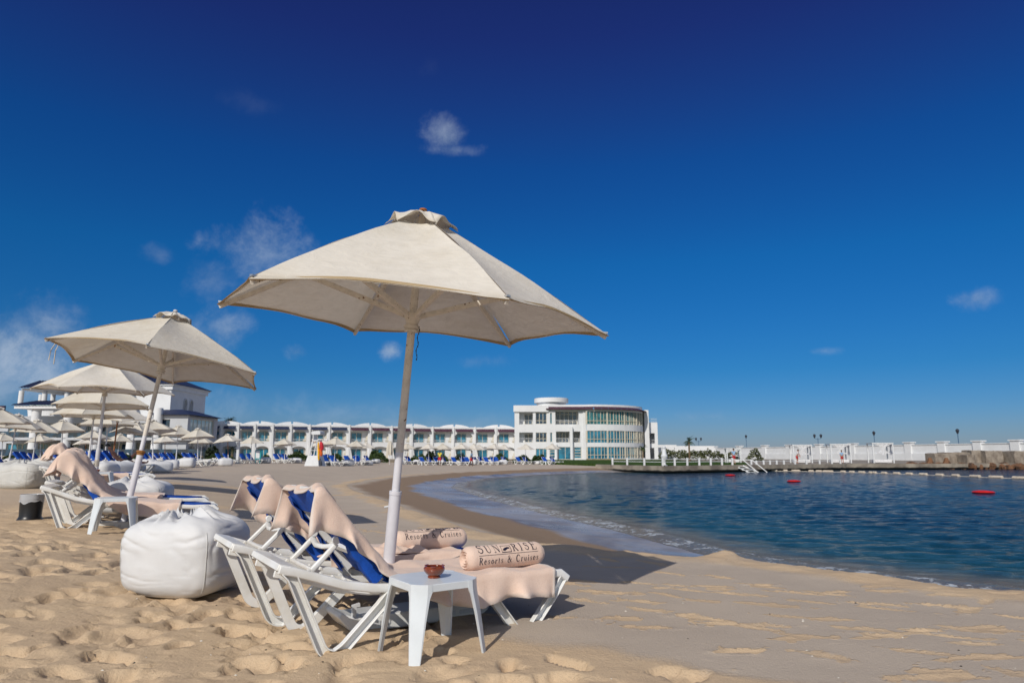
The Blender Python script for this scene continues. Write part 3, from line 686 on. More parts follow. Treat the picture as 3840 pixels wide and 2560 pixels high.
    if detail:
        wr = MB()   # fabric wrapped over the top bar and the side bars
        wr.grid(6, 5, lambda u, v: BP(1.0, y0+.02+(y1-y0-.04)*v)+bd*(.022*math.sin(math.pi*u))+bn*(.014-.070*min(1, u*2))-bd*(.01+.34*max(0, u-.5)))
        wr.build('top_pocket', seatcol, root)
        for ya, sg in ((.035, 1), (LW-.035, -1)):
            ws = MB(); ws.grid(12, 5, lambda u, v: BP(.03+.9*u, ya+sg*(.0+.085*max(0, v-.45)/.55+.02*(1-min(1, v*3))), .010-.085*min(1, v/.45)-.012*math.sin(u*37)*v)); ws.build('side_wrap', seatcol, root)
    sling(lambda u, v: Vector((ox+.40+1.33*u, oy+y0+(y1-y0)*v, .380-.035*math.sin(math.pi*v)*math.sin(math.pi*u)+.012*u)), 10, 5).build('seat_sling', seatcol, root, solid=.006 if detail else 0)
    if detail == 2:
        bs_ = [c for c in COL.objects if c.parent == root and c.name.startswith('back_sling')][0]
        for k in range(7):
            u = .05+k*.13
            lc = MB(); lc.tube([BP(u, .05, .004), BP(u+.03, .062, -.03), BP(u+.065, .10, -.045)], .0055, 5); lc.build('cord', 'blue_cord', bs_); lc = MB(); lc.tube([BP(u, LW-.05, .004), BP(u+.03, LW-.062, -.03), BP(u+.065, LW-.10, -.045)], .0055, 5); lc.build('cord', 'blue_cord', bs_)
        for k in range(5): lc = MB(); lc.tube([BP(.965, .17+k*.095, -.035), BP(.90, .19+k*.095, -.045)], .0055, 5); lc.build('cord', 'blue_cord', bs_)
        st = MB()    # swinging support frame of the back
        for y, zt in ((.13, 0), (LW-.16, .0)): st.sweep([T((.045, .635), y), T((-.02, .565), y), T((-.105, .475), y)], rect(.034, .03, .008), up=(0, 1, 0))
        st.sweep([T((.035, .622), .13), T((.0, .605), .25), T((-.005, .60), .40), T((.03, .62), LW-.16)], rect(.036, .03, .008), up=(0, .1, 1))
        st.sweep([T((-.10, .478), .12), T((-.10, .478), LW-.15)], rect(.026, .026, .006), up=(0, 0, 1))
        so = st.build('back_support', pl, root, bevel=.004)
        for y in (LW-.19, .10): kn = MB(); kn.add(*cyl_y(T((.03, .66), y), .025, .03)); kn.build('pivot_knob', pl, so, bevel=.004)
    elif detail == 1:
        st = MB()
        for y in (.13, LW-.16): st.sweep([T((.045, .635), y), T((-.105, .475), y)], rect(.034, .03), up=(0, 1, 0))
        st.build('back_support', pl, root)
    return root
def cyl_y(c, r, h, n=16):
    vs = [(c[0]+r*math.cos(2*math.pi*i/n), c[1]+s_, c[2]+r*math.sin(2*math.pi*i/n)) for s_ in (-h/2, h/2) for i in range(n)]
    return vs, [tuple(range(n)), tuple(range(2*n-1, n-1, -1))]+[(i, i+n, (i+1) % n+n, (i+1) % n) for i in range(n)]
def lounger_matrix(A, d, zh, zf, off=0, shift=0):
    """A: sand point under the near head leg; d: direction head to foot; zh, zf: sand heights"""
    d = Vector(d); n = Vector((-d.y, d.x, 0)); s_ = (zf-zh)/1.45
    x = Vector((d.x, d.y, s_)).normalized(); z = x.cross(n).normalized()
    o = Vector((A[0], A[1], zh))+d*(.72+shift)+n*(off+LW/2)+Vector((0, 0, s_*.72))
    return Matrix((x, n, z)).transposed().to_4x4(), o
def lm(*a, **k):
    M3, o = lounger_matrix(*a, **k); M = M3.copy(); M.translation = o; return M
GL = 'sun loungers with peach towels'
A1 = (-1.13, 4.45)
M1 = lm(A1, DV, 0.0, -.05); M2 = lm(A1, DV, .035, -.015, off=.91, shift=-.11)
l1 = lounger(2, 'nearest white sun lounger, right behind the small table with the bowl', GL); l1.matrix_world = M1; remember(l1)
l2 = copy_tree(l1, M2, 'white sun lounger on the far side of the nearest parasol pole, touching the big beanbag')
A2 = (-5.85, 9.16); D2 = Vector((math.cos(.42), math.sin(.42), 0)); N2 = Vector((-D2.y, D2.x, 0))
M3_ = lm(A2, D2, .25, .13); M4_ = lm(A2, D2, .28, .17, off=.98, shift=-.12)
l3 = copy_tree(l1, M3_, 'white sun lounger just right of the black litter bin, under the hooded towel')
l4 = copy_tree(l1, M4_, 'white sun lounger just behind the leaning parasol pole and hooded towel')
A3 = (-9.75, 15.0)
M5_ = lm(A3, DV, .42, .38); M6_ = lm(A3, DV, .42, .40, off=.95, shift=-.1)
l5 = copy_tree(l1, M5_, 'white sun lounger beside the rope-wrapped pole, small table with a bowl in front of it')
l6 = copy_tree(l1, M6_, 'white sun lounger beyond the rope-wrapped pole, partly hidden by beanbags')

# ---------------------------------------------------------------- towels
def towel(M, name='draped_towel', label='', near_over=None, far_over=None, path=None, seed=0, wrinkle=.015, foot=1.70, top=(-.115, .985), nu=110, skirt=0, mat_='terry', group='peach towels draped over loungers'):
    ox, oy = -.72, -LW/2
    tx, tz = top
    P = path or [(tx-.055, tz-.035), (tx-.035, tz+.012), (tx+.005, tz+.018), (tx+.05, tz-.03), (.36+.03, .445), (.48, .424), (.65, .412), (1.0, .41), (1.4, .418), (foot, .428)]
    P = [Vector((a, 0, b)) for a, b in P]; seg = [(P[i+1]-P[i]).length for i in range(len(P)-1)]; Lt = sum(seg)
    def pt(u):
        s_ = u*Lt
        for i, l in enumerate(seg):
            if s_ <= l or i == len(seg)-1: return P[i].lerp(P[i+1], min(1, s_/l))
            s_ -= l
    def smooth_pt(u): return (pt(max(0, u-.02))+pt(u)*2+pt(min(1, u+.02)))/4
    no = near_over or (lambda s: .23 if s < .08 else max(.03, .23-.27*(s-.08)) if s < .84 else min(.185, .03+.45*(s-.84)))
    fo = far_over or (lambda s: .28 if s < .08 else max(.06, .28-.3*(s-.08)) if s < .84 else .12)
    m_ = MB(); nv = 44
    def F(u, v):
        c = smooth_pt(u); s_ = u*Lt
        q = (v-.5)*2; wtop = .76; # |q|<wtop lies on the lounger
        y = LW/2; half = LW/2+.012
        if abs(q) <= wtop:
            yy = LW/2+half*q/wtop
            edge = abs(q)/wtop
            z = c.z-.010*(1-edge**2)*(1 if c.x > .3 else .6)+.012*(edge > .93)*0
            p = Vector((c.x, yy, z))
            w = mnoise.noise(Vector((c.x*3.1+seed, yy*2.2+c.z*3, seed)))*wrinkle*2.2+mnoise.noise(Vector((c.x*9+seed, yy*7, c.z*9)))*wrinkle*.9
            fold = math.exp(-((yy-(.16+.55*max(0, s_-.25)))/.035)**2)*.034*(s_ < 1.0)+math.exp(-((yy-(.50-.30*max(0, s_-.15)))/.05)**2)*.026*(s_ < .9)
            nrm = Vector((.6, 0, .8)) if c.x < .36 else Vector((0, 0, 1))
            if skirt:
                k_ = max(0, 1-s_/.42); p.x += skirt*k_*(.035*math.sin(yy*19+seed)+.02*math.sin(yy*41))-.02*k_; p.z += k_*.03*math.sin(yy*13+seed); fold += .022*math.sin(yy*24+s_*2+seed+2*s_)*max(0, 1-abs(s_-.8)/.8)
            return p+nrm*(w+fold+.004)+Vector((ox, oy, 0))
        side = -1 if q < 0 else 1; f = (abs(q)-wtop)/(1-wtop)
        over = (no if side < 0 else fo)(s_)
        flare = .02+.05*f*(.6+.8*math.sin(s_*17+seed*2+side)+.5*math.sin(s_*31+seed))*min(1, over/.15)
        yy = (LW+.015 if side > 0 else -.015)+side*(flare*f)
        back = -.06*f*math.exp(-(s_/.10)**2)+.018*f*math.sin(s_*22+seed)
        z = c.z-over*f*(1+.10*math.sin(s_*9+seed))-.004
        hang = Vector((c.x+back, yy, z))
        return hang+Vector((ox, oy, 0))
    hem = lambda u, v: 1.0 if (v < .022 or v > .978 or u < .014 or u > .986) else 0.0
    m_.grid(nu, nv, F, att=hem)
    o = m_.build(name, mat_, None, smooth=180, solid=.007); o.matrix_world = M; return tag(o, label, 'towel', group)
towel(M1, label='peach towel covering the nearest lounger, one loose corner hanging beside blue fabric', seed=1)
towel(M2, label='peach towel on the lounger behind the big parasol pole, flaps spread over the raised back', seed=5, wrinkle=.013, foot=1.5,
      near_over=lambda s: .26 if s < .08 else max(.04, .26-.3*(s-.08)) if s < .84 else .07+.04*math.sin(s*9))
# hood shaped towels of the second set
def hood(M, label, seed, foot=1.35, over=.34, nm='draped_towel'):
    return towel(M, nm, label, seed=seed, foot=foot, wrinkle=.014,
        near_over=lambda s: .01+over*.8*min(1, s/.42) if s < .42 else max(.05, .01+over*.8-.30*(s-.42)) if s < 1.15 else min(.20, .05+.45*(s-1.15)), skirt=1.3,
        far_over=lambda s: .01+over*.8*min(1, s/.42) if s < .42 else max(.06, .01+over*.8-.30*(s-.42)) if s < 1.15 else .1,
        path=[(-.27, .66), (-.245, .80), (-.21, .93), (-.16, .995), (-.09, 1.005), (-.03, .95), (.20, .68), (.40, .47), (.56, .415), (.8, .402), (1.1, .402), (foot, .41)])
hood(M3_, 'peach towel hanging like a hood over the back of the lounger beside the litter bin', 3)
hood(M4_, 'peach towel bunched on the far lounger behind the hooded towel', 8, 1.2, .22)
hood(M5_, 'peach towel over the back of the lounger by the rope-wrapped pole', 12, 1.3, .25)
hood(M6_, 'peach towel on the lounger just beyond the rope-wrapped pole', 15, 1.1, .2)
# bunched towel lump near the pole on the far lounger of the first pair
bt = MB(); bt.grid(46, 16, lambda u, v: Vector((.28+.95*u-.72, -LW/2+.02+.20*v, .42+.055*math.sin(math.pi*v)*math.sin(math.pi*u)**.5*(1+.45*math.sin(u*22)+.3*math.sin(u*47+v*6)))))
bo = bt.build('bunched_towel', 'terry', None, smooth=180, solid=.006); bo.matrix_world = M2; tag(bo, 'crumpled ridge of peach towel beside the nearest parasol pole', 'towel')

# ---------------------------------------------------------------- rolled towels with lettering
def stroke_letters():
    """Roman capitals drawn as thick and thin strokes on a unit em; returns dict of polygons lists"""
    def bar(x0, y0, x1, y1, w): d = Vector((x1-x0, y1-y0)); n = Vector((-d.y, d.x)).normalized()*w/2; return [(x0+n.x, y0+n.y), (x0-n.x, y0-n.y), (x1-n.x, y1-n.y), (x1+n.x, y1+n.y)]
    def crv(pts, ws):
        out = []; P = []
        for i in range(len(pts)-1):
            a, b = pts[i], pts[i+1]
            out.append(bar(*a, *b, (ws[i]+ws[i+1])/2))
        return out
    def ell(cx, cy, rx, ry, a0, a1, n, w): return crv([(cx+rx*math.cos(R(a0+(a1-a0)*i/n)), cy+ry*math.sin(R(a0+(a1-a0)*i/n))) for i in range(n+1)], [w(i/n) for i in range(n+1)])
    T, t = .115, .04
    L = {}
    L['S'] = (.56, ell(.30, .74, .20, .22, 25, 270, 9, lambda f: .05+.07*f)+ell(.28, .27, .22, .25, 90, -155, 9, lambda f: .12-.07*f)+[bar(.50, .70, .50, .95, t), bar(.05, .08, .05, .34, t)])
    L['U'] = (.74, [bar(.16, .28, .16, 1, T), bar(.60, .28, .60, 1, t), bar(.03, 1, .30, 1, t), bar(.48, 1, .72, 1, t)]+ell(.38, .28, .22, .27, 180, 360, 9, lambda f: T-.09*f))
    L['N'] = (.80, [bar(.14, 0, .14, 1, t), bar(.66, 0, .66, 1, t), bar(.12, 1, .66, .02, T), bar(.02, 0, .27, 0, t), bar(.54, 1, .78, 1, t), bar(.02, 1, .18, 1, t)])
    L['R'] = (.70, [bar(.16, 0, .16, 1, T), bar(.03, 0, .30, 0, t), bar(.03, 1, .3, 1, t), bar(.30, .50, .64, 0, T), bar(.56, 0, .74, 0, t)]+ell(.28, .75, .22, .24, 90, -90, 8, lambda f: .05+.09*math.sin(math.pi*f)))
    L['I'] = (.34, [bar(.17, 0, .17, 1, T), bar(.03, 0, .31, 0, t), bar(.03, 1, .31, 1, t)])
    L['E'] = (.64, [bar(.16, 0, .16, 1, T), bar(.03, 0, .56, 0, t), bar(.03, 1, .54, 1, t), bar(.16, .52, .42, .52, t), bar(.56, 0, .56, .22, t), bar(.54, .8, .54, 1, t), bar(.42, .42, .42, .62, t)])
    L['C'] = (.72, ell(.40, .5, .31, .49, 35, 325, 14, lambda f: .05+.10*math.sin(math.pi*f))+[bar(.65, .72, .65, .95, t)])
    L['e'] = (.46, ell(.24, .30, .18, .28, 0, 320, 12, lambda f: .04+.08*math.sin(math.pi*f))+[bar(.08, .32, .42, .32, t)])
    L['s'] = (.40, ell(.20, .44, .12, .14, 30, 260, 7, lambda f: .04+.05*f)+ell(.19, .17, .14, .15, 90, -150, 7, lambda f: .09-.05*f)+[bar(.33, .42, .33, .57, .035), bar(.05, .04, .05, .2, .035)])
    L['o'] = (.50, ell(.25, .30, .19, .28, 0, 360, 14, lambda f: .04+.08*abs(math.cos(math.pi*2*f))))
    L['r'] = (.38, [bar(.12, 0, .12, .58, .10), bar(.03, 0, .24, 0, .035), bar(.02, .57, .12, .57, .035)]+ell(.28, .36, .15, .2, 150, 50, 5, lambda f: .04+.05*f))
    L['t'] = (.34, [bar(.15, .1, .15, .76, .09), bar(.03, .56, .30, .56, .035), bar(.15, .05, .28, .05, .045)])
    L['u'] = (.54, [bar(.12, .16, .12, .58, .09), bar(.40, 0, .40, .58, .09), bar(.03, .57, .12, .57, .035), bar(.3, .57, .4, .57, .035), bar(.4, .015, .5, .015, .035)]+ell(.26, .16, .14, .14, 180, 350, 6, lambda f: .07-.03*f))
    L['i'] = (.26, [bar(.12, 0, .12, .58, .09), bar(.03, 0, .22, 0, .035), bar(.03, .57, .12, .57, .035), bar(.12, .72, .12, .83, .11)])
    L['&'] = (.80, ell(.30, .80, .13, .17, 0, 360, 12, lambda f: .06)+ell(.28, .26, .22, .26, 60, 320, 10, lambda f: .09)+[bar(.22, .70, .66, .04, .12), bar(.47, .22, .66, .5, .05), bar(.56, .5, .76, .5, .04), bar(.66, .03, .78, .03, .04)])
    return L
LET = stroke_letters()
def text_polys(txt, size, spacing, big=None):
    x = 0; out = []
    for i, ch in enumerate(txt):
        if ch == ' ': x += .42*size+spacing; continue
        sc = size*(big or {}).get(i, 1.0); w, ps = LET[ch]
        for p in ps: out.append([(x+a*sc, b*sc) for a, b in p])
        x += w*sc+spacing
    return out, x-spacing
def rolled_towel(M, sc, off, roll, label, Ln=.68, r=.092, seed=0):
    root = empty('rolled_towel'); tag(root, label, 'towel', 'rolled towels printed with the resort name')
    root.matrix_world = M @ Matrix.Translation((sc-.72, off-LW/2, .405+r*.93)) @ Matrix.Rotation(R(3), 4, 'Z') @ Matrix.Rotation(R(-1.5), 4, 'Y')
    def rad(x, a):
        e = max(0, abs(x)/(Ln/2)-.86)/.14
        return r*(1-.22*e**2.2)*(1+.035*mnoise.noise(Vector((x*6+seed, math.cos(a)*1.5, math.sin(a)*1.5))))*(1-.10*max(0, -math.sin(a))**3)
    b = MB(); n = 48
    b.grid(n, 40, lambda u, v: Vector(((v-.5)*Ln, math.cos(2*math.pi*u)*rad((v-.5)*Ln, 2*math.pi*u), math.sin(2*math.pi*u)*rad((v-.5)*Ln, 2*math.pi*u))), closed_u=True)
    for sx in (-1, 1):   # spiral rolled ends
        pts = []
        def E_(u, v, sx=sx):
            a = 2*math.pi*u; rr = rad(sx*Ln/2, a)*(1-v)
            return Vector((sx*(Ln/2-.012*math.sin(v*22+u*6.28)*(v > .02)-.02*v), math.cos(a)*rr, math.sin(a)*rr))
        b.grid(n, 14, E_, closed_u=True)
    body = b.build('towel_body', 'terry', root, smooth=60)
    # lettering wraps the front of the roll (towards -y)
    polys = []
    H1 = .072
    t1, w1 = text_polys('SUN', H1, .018, {0: 1.2}); t2, w2 = text_polys('RISE', H1, .020, {3: 1.2})
    lg = .088; tot = w1+w2+lg+.024; x0 = -tot/2; W_ = tot
    for p_ in t1: polys.append([(x0+a, .020+c) for a, c in p_])
    for p_ in t2: polys.append([(x0+w1+lg+.024+a, .020+c) for a, c in p_])
    lx = x0+w1+.012     # boxed swoosh emblem between the words
    for q in ((lx, .014, lx+lg, .019), (lx, .070, lx+lg, .073), (lx, .014, lx+.003, .073), (lx+lg-.005, .014, lx+lg, .073)): polys.append([(q[0], q[1]), (q[2], q[1]), (q[2], q[3]), (q[0], q[3])])
    sw = [(.014, .030), (.030, .027), (.046, .036), (.060, .042), (.074, .042), (.076, .053), (.058, .057), (.038, .053), (.022, .046), (.012, .038)]
    polys.append([(lx+a, c) for a, c in sw])
    polys.append([(x0, .002), (x0+tot, .002), (x0+tot, .0045), (x0, .0045)])
    t3, w3 = text_polys('Resorts & Cruises', .050, .0); sp3 = (W_-w3)/16; t3, w3 = text_polys('Resorts & Cruises', .050, sp3)
    k = W_/w3
    for p_ in t3: polys.append([(x0+a*k, -.060+c) for a, c in p_])
    tb = MB()
    for p_ in polys:
        # split long polygons along x so they hug the roll
        xa, xb = min(q[0] for q in p_), max(q[0] for q in p_)
        def wrap(q):
            a = math.pi+roll-q[1]/r; rr = rad(q[0], a)+.0022
            return Vector((q[0], math.cos(a)*rr, math.sin(a)*rr))
        if xb-xa > .2:
            nn_ = 24; ya, yb = min(q[1] for q in p_), max(q[1] for q in p_)
            for i in range(nn_):
                a_, b_ = xa+(xb-xa)*i/nn_, xa+(xb-xa)*(i+1)/nn_
                tb.add([wrap((a_, ya)), wrap((b_, ya)), wrap((b_, yb)), wrap((a_, yb))], [(0, 1, 2, 3)])
        elif len(p_) == 4 and max(abs(p_[0][1]-p_[3][1]), abs(p_[0][1]-p_[1][1]), abs(p_[1][1]-p_[2][1])) > .02:
            a, b_, c, d = p_
            for i in range(5):
                f, g = i/5, (i+1)/5; L_ = lambda p, q, t: (p[0]+(q[0]-p[0])*t, p[1]+(q[1]-p[1])*t)
                e = [L_(b_, c, f), L_(b_, c, g), L_(a, d, g), L_(a, d, f)]
                tb.add([wrap(q) for q in e], [(0, 1, 2, 3)])
        else: tb.add([wrap(q) for q in p_], [tuple(range(len(p_)))])
    tb.build('printed_lettering', 'ink', root, smooth=0)
    return root
rolled_towel(M1, 1.38, .24, -.30, 'rolled peach towel reading SUNRISE Resorts & Cruises, on the foot end of the nearest lounger')
rolled_towel(M2, 1.31, .26, -.95, 'rolled peach towel with its print turned upwards, on the lounger behind the pole', Ln=.66, seed=4)

# ---------------------------------------------------------------- side tables, bowl, beanbags, bins
def side_table(label, group='white plastic side tables'):
    root = empty('side_table'); tag(root, label, 'table', group)
    S_ = .23; ch = .075; Hh = .44
    octo = [(-S_+ch, -S_), (S_-ch, -S_), (S_, -S_+ch), (S_, S_-ch), (S_-ch, S_), (-S_+ch, S_), (-S_, S_-ch), (-S_, -S_+ch)]
    t_ = MB(); n = 8
    t_.add([(x, y, Hh) for x, y in octo]+[(x, y, Hh-.045) for x, y in octo]+[(x*.97, y*.97, Hh-.045) for x, y in octo]+[(x*.97, y*.97, Hh-.010) for x, y in octo],
           [tuple(range(8))]+[(i, i+8, (i+1) % 8+8, (i+1) % 8) for i in range(8)]+[(i+8, i+16, (i+1) % 8+16, (i+1) % 8+8) for i in range(8)]+[(i+16, i+24, (i+1) % 8+24, (i+1) % 8+16) for i in range(8)]+[tuple(range(31, 23, -1))])
    t_.build('table_top', 'plastic_table', root, bevel=.006)
    for sx in (-1, 1):
        for sy in (-1, 1):
            l = MB(); c = S_-ch*.5
            # angular outward-splayed channel leg wrapping the cut corner
            def sec(z, w, o, w2=1.0):
                k = S_+o; ch = .075*w2; return [Vector((sx*(k-ch-.02*w), sy*k, z)), Vector((sx*(k-ch), sy*(k), z)), Vector((sx*(k-ch*.42), sy*(k-ch*.42-.0)+0, z)), Vector((sx*k, sy*(k-ch), z)), Vector((sx*k, sy*(k-ch-.02*w), z)), Vector((sx*(k-.014), sy*(k-ch-.02*w), z)), Vector((sx*(k-.02), sy*(k-ch-.0), z)), Vector((sx*(k-ch*.42-.02), sy*(k-ch*.42-.02), z)), Vector((sx*(k-ch), sy*(k-.02), z)), Vector((sx*(k-ch-.02*w), sy*(k-.014), z))]
            lev = [(Hh+.001, 1.6, .0015), (Hh-.045, 1.6, .003), (Hh-.08, .9, .006), (Hh-.2, .6, .018, .86), (.0, .25, .036, .60), (-.03, .2, .038, .58)]
            vs = []; [vs.extend(sec(*q)) for q in lev]
            fs = [(i*10+j, i*10+(j+1) % 10, (i+1)*10+(j+1) % 10, (i+1)*10+j) for i in range(len(lev)-1) for j in range(10)]+[tuple(range(9, -1, -1)), tuple(range(50, 60))]
            l.add(vs, fs); l.build('leg', 'plastic_table', root, smooth=20)
    return root
TB = side_table('white plastic side table nearest the camera, brown glazed bowl on top')
off_t = -.23
c1 = Vector((A1[0], A1[1], 0))+DV*.59+NV*off_t
TB.matrix_world = Matrix.Translation((c1.x, c1.y, -.01)) @ Matrix.Rotation(math.atan2(DV.y, DV.x)+.05, 4, 'Z'); remember(TB)
c2 = Vector((A2[0], A2[1], 0))+D2*.62+N2*(-.36)
copy_tree(TB, Matrix.Translation((c2.x, c2.y, .22)) @ Matrix.Rotation(.42, 4, 'Z'), 'empty white side table in front of the leaning parasol pole, behind the big beanbag')
c3 = Vector((A3[0], A3[1], 0))+DV*.75+NV*(-.32)
copy_tree(TB, Matrix.Translation((c3.x, c3.y, .40)) @ Matrix.Rotation(math.atan2(DV.y, DV.x), 4, 'Z'), 'small white side table by the rope-wrapped pole with a little bowl on it')
def bowl(loc, label, s=1.0):
    root = empty('bowl', loc); tag(root, label, 'bowl', 'brown clay bowls on tables')
    b = MB().lathe([(.0, .0), (.030*s, .0), (.031*s, .006*s), (.027*s, .010*s), (.040*s, .020*s), (.050*s, .034*s), (.0505*s, .044*s), (.045*s, .052*s), (.041*s, .0535*s), (.039*s, .050*s), (.044*s, .040*s), (.040*s, .022*s), (.02*s, .013*s), (0, .012*s)], 40).build('bowl_body', 'clay', root)
    r = MB()
    for k in range(3):
        a = k*2.1+.5; r.tube([(.047*s*math.cos(a+d), .047*s*math.sin(a+d), .053*s) for d in (-.25, 0, .25)], .0035*s, 6)
    r.build('ash_rest', 'clay', root)
bowl((c1.x+.01, c1.y-.02, .431), 'glossy brown clay bowl on the nearest white table', 1.35)
bowl((c3.x-.08, c3.y, .84), 'little brown bowl on the table by the rope-wrapped pole')

def beanbag(loc, rz, w, d, h, label, seed=0, detail=2, mt='leatherette', group='white beanbags on the sand'):
    root = empty('beanbag', loc, rz); tag(root, label, 'beanbag', group)
    nu, nv = (220, 120) if detail == 2 else (40, 20)
    ex = .50
    def F(u, v):
        a = 2*math.pi*u
        ca, sa = math.cos(a), math.sin(a); sq = lambda t: math.copysign(abs(t)**ex, t)
        # v 0 bottom centre .. 1 top centre
        ph = (v-.5)*math.pi; cp, sp = math.cos(ph), math.sin(ph)
        e2 = .44; rr = abs(cp)**e2; zz = math.copysign(abs(sp)**(.58), sp)
        bulge = 1+.05*math.sin(math.pi*v)
        x = w/2*sq(ca)*rr*bulge; y = d/2*sq(sa)*rr*bulge; z = h*(.5+.5*zz)
        rt = math.hypot(x/(w/2), y/(d/2))
        if zz > .3:   # gathered top: pleats running to a drawn ring
            k = min(1, (zz-.3)/.6)
            ang = math.atan2(y, x+.12*w)
            pl = (1-2*abs(math.sin(ang*8+2.5*mnoise.noise(Vector((math.cos(ang)*2, math.sin(ang)*2, seed+rt))))))*.7+.5*math.sin(ang*5+seed+rt*2)
            amp = .052*h/.65*k*math.exp(-((rt-.45)/.30)**2)
            z += pl*amp-.05*h*math.exp(-(rt/.22)**2)+.035*h*math.exp(-((rt-.38)/.14)**2)
            z += .04*h*mnoise.noise(Vector((x*3+seed, y*3, 0)))
        q1 = mnoise.noise(Vector((x*2.2+y*1.5+seed, y*2.4, z*7.5+x*1.5))); q2 = mnoise.noise(Vector((x*5+seed, y*5, z*15+x*4)))
        n1 = mnoise.noise(Vector((x*2.0+seed, y*2.0, z*2.6)))*.035-.016*math.exp(-(q1*8)**2)*min(1, .3+z/h)-.005*math.exp(-(q2*6)**2)
        dr = 1+n1*(1.2 if zz > -.9 else .3)
        if zz < -.2: z += .018*math.sin(a*3+seed)*max(0, -zz-.5)
        # crease near the floor
        dr -= .012*math.exp(-((z-.10*h)/.02)**2)*(.5+.5*math.sin(a*2+1))
        return Vector((x*dr, y*dr, z-.02))
    b = MB(); b.grid(nu, nv, F, closed_u=True); body = b.build('bag_body', mt, root, smooth=180)
    if detail == 2:
        for a in (math.pi*.25, math.pi*.75, -math.pi*.25, -math.pi*.75):
            sm = MB(); pth = []
            for v in [.16+.02*i for i in range(26)]:
                u = (a/(2*math.pi)) % 1; p = F(u, v); pth.append(Vector((p.x*1.004, p.y*1.004, p.z)))
            sm.tube(pth, .0035, 5, caps=True); sm.build('seam', 'leatherette_worn', root)
    return root
b1 = beanbag((-2.84, 6.20, .04), -.14, .88, .78, .66, 'nearest and largest white beanbag, gathered top, left of the foreground loungers', 2)
beanbag((-6.35, 11.8, .24), .2, 1.05, .9, .56, 'white beanbag behind the hooded-towel lounger, T-shaped mark on its side', 9)
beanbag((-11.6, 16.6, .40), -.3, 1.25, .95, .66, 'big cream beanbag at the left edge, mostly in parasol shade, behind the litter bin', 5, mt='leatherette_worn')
tm = MB(); tm.tube([(0, 0, 0), (.07, 0, .0)], .006, 4); tm.tube([(0, 0, -.035), (0, 0, .035)], .006, 4)
def bin_(x, y, z, label, h=.38, r=.145):
    root = empty('litter_bin', (x, y, z)); tag(root, label, 'bin', 'small black litter bins')
    MB().lathe([(0, .0), (r*1.12, 0), (r*1.14, .03), (r*1.02, .055), (r*.96, .08), (r*1.0, h*.6), (r*1.02, h), (r*.98, h), (r*.93, .07), (0, .06)], 30).build('bin_body', 'black_plastic', root)
    b = MB(); b.grid(60, 14, lambda u, v: Vector((math.cos(6.283*u), math.sin(6.283*u), 0))*(r*(1.05+.015*math.sin(u*37)+.05*v*mnoise.noise(Vector((u*9, v*3, 1))))-.0*v)+Vector((0, 0, h+.012-v*h*.30*(1+.14*math.sin(u*19)+.08*math.sin(u*44)))), closed_u=True)
    b.grid(60, 6, lambda u, v: Vector((math.cos(6.283*u), math.sin(6.283*u), 0))*(r*(1.05-.10*v))+Vector((0, 0, h+.012-.06*v*v)), closed_u=True)
    b.build('bin_liner', 'liner', root, smooth=180)
bin_(-7.0, 10.2, .25, 'black litter bin lined with a white plastic bag, left of the hooded-towel lounger')
bin_(-8.6, 14.3, .36, 'small black bin half hidden between the big cream beanbag and the lounger frame', .38, .15)
# low weighted parasol bases lying on the sand under the lounger pairs
def parasol_base(c, z, label):
    root = empty('weighted_stand'); tag(root, label, 'stand', 'low white weighted stands')
    b = MB(); prof = [(-.62, .10), (-.55, .02), (-.50, -.02), (.50, -.02), (.56, .02), (.62, .10), (.60, .13), (.50, .085), (-.50, .085), (-.60, .13)]
    b.prism(prof, -.16, .16); b.build('base_slab', 'plastic', root, bevel=.01)
    for sx in (-1, 1): s_ = MB(); s_.box((sx*.40, -.1625, .035), (.17, .006, .03)); s_.box((sx*.26, -.1625, .035), (.04, .006, .03)); s_.sweep([(sx*.5, -.13, .08), (sx*.5, -.13, .16), (sx*.46, -.13, .165)], rect(.025, .025), up=(0, 1, 0)); s_.build('slot_trim', 'white_paint', root)
    root.matrix_world = Matrix.Translation((c[0], c[1], z)) @ Matrix.Rotation(math.atan2(DV.y, DV.x), 4, 'Z')
cb = Vector((A1[0], A1[1], 0))+DV*.82+NV*.60; parasol_base(cb, .0, 'low white moulded stand on the sand under the nearest lounger')
cb = Vector((A2[0], A2[1], 0))+D2*.85+N2*.60; parasol_base(cb, .20, 'low white stand in the shade under the hooded-towel lounger')
# shells and pebbles on the foreground sand
def scatter(name, mt, n, label, cat, rlo, rhi, sc=(1, .7, .5)):
    b = MB()
    for k in range(n):
        x, y = random.uniform(-3.6, 3.0), random.uniform(1.9, 6.4)
        if x > .4 and random.random() < .6: continue
        r = random.uniform(rlo, rhi); z = gtop(x, y)+r*.2; a = random.uniform(0, 3)
        vs = []; m6 = 6
        for i in range(m6):
            q = 6.283*i/m6+a; w_ = random.uniform(.7, 1.2); vs.append((x+r*math.cos(q)*w_*sc[0], y+r*math.sin(q)*w_*sc[1], z))
        vs += [(x, y, z+r*sc[2]), (x, y, z-r*sc[2])]
        b.add(vs, [(i, (i+1) % m6, 6) for i in range(m6)]+[((i+1) % m6, i, 7) for i in range(m6)])
    tag(b.build(name, mt), label, cat, kind='stuff')
scatter('shell_fragments', 'shell', 110, 'tiny white shell fragments scattered on the foreground sand', 'shells', .004, .012)
scatter('pebbles', 'pebble', 60, 'tiny dark pebbles and bits scattered on the foreground sand', 'pebbles', .004, .013)
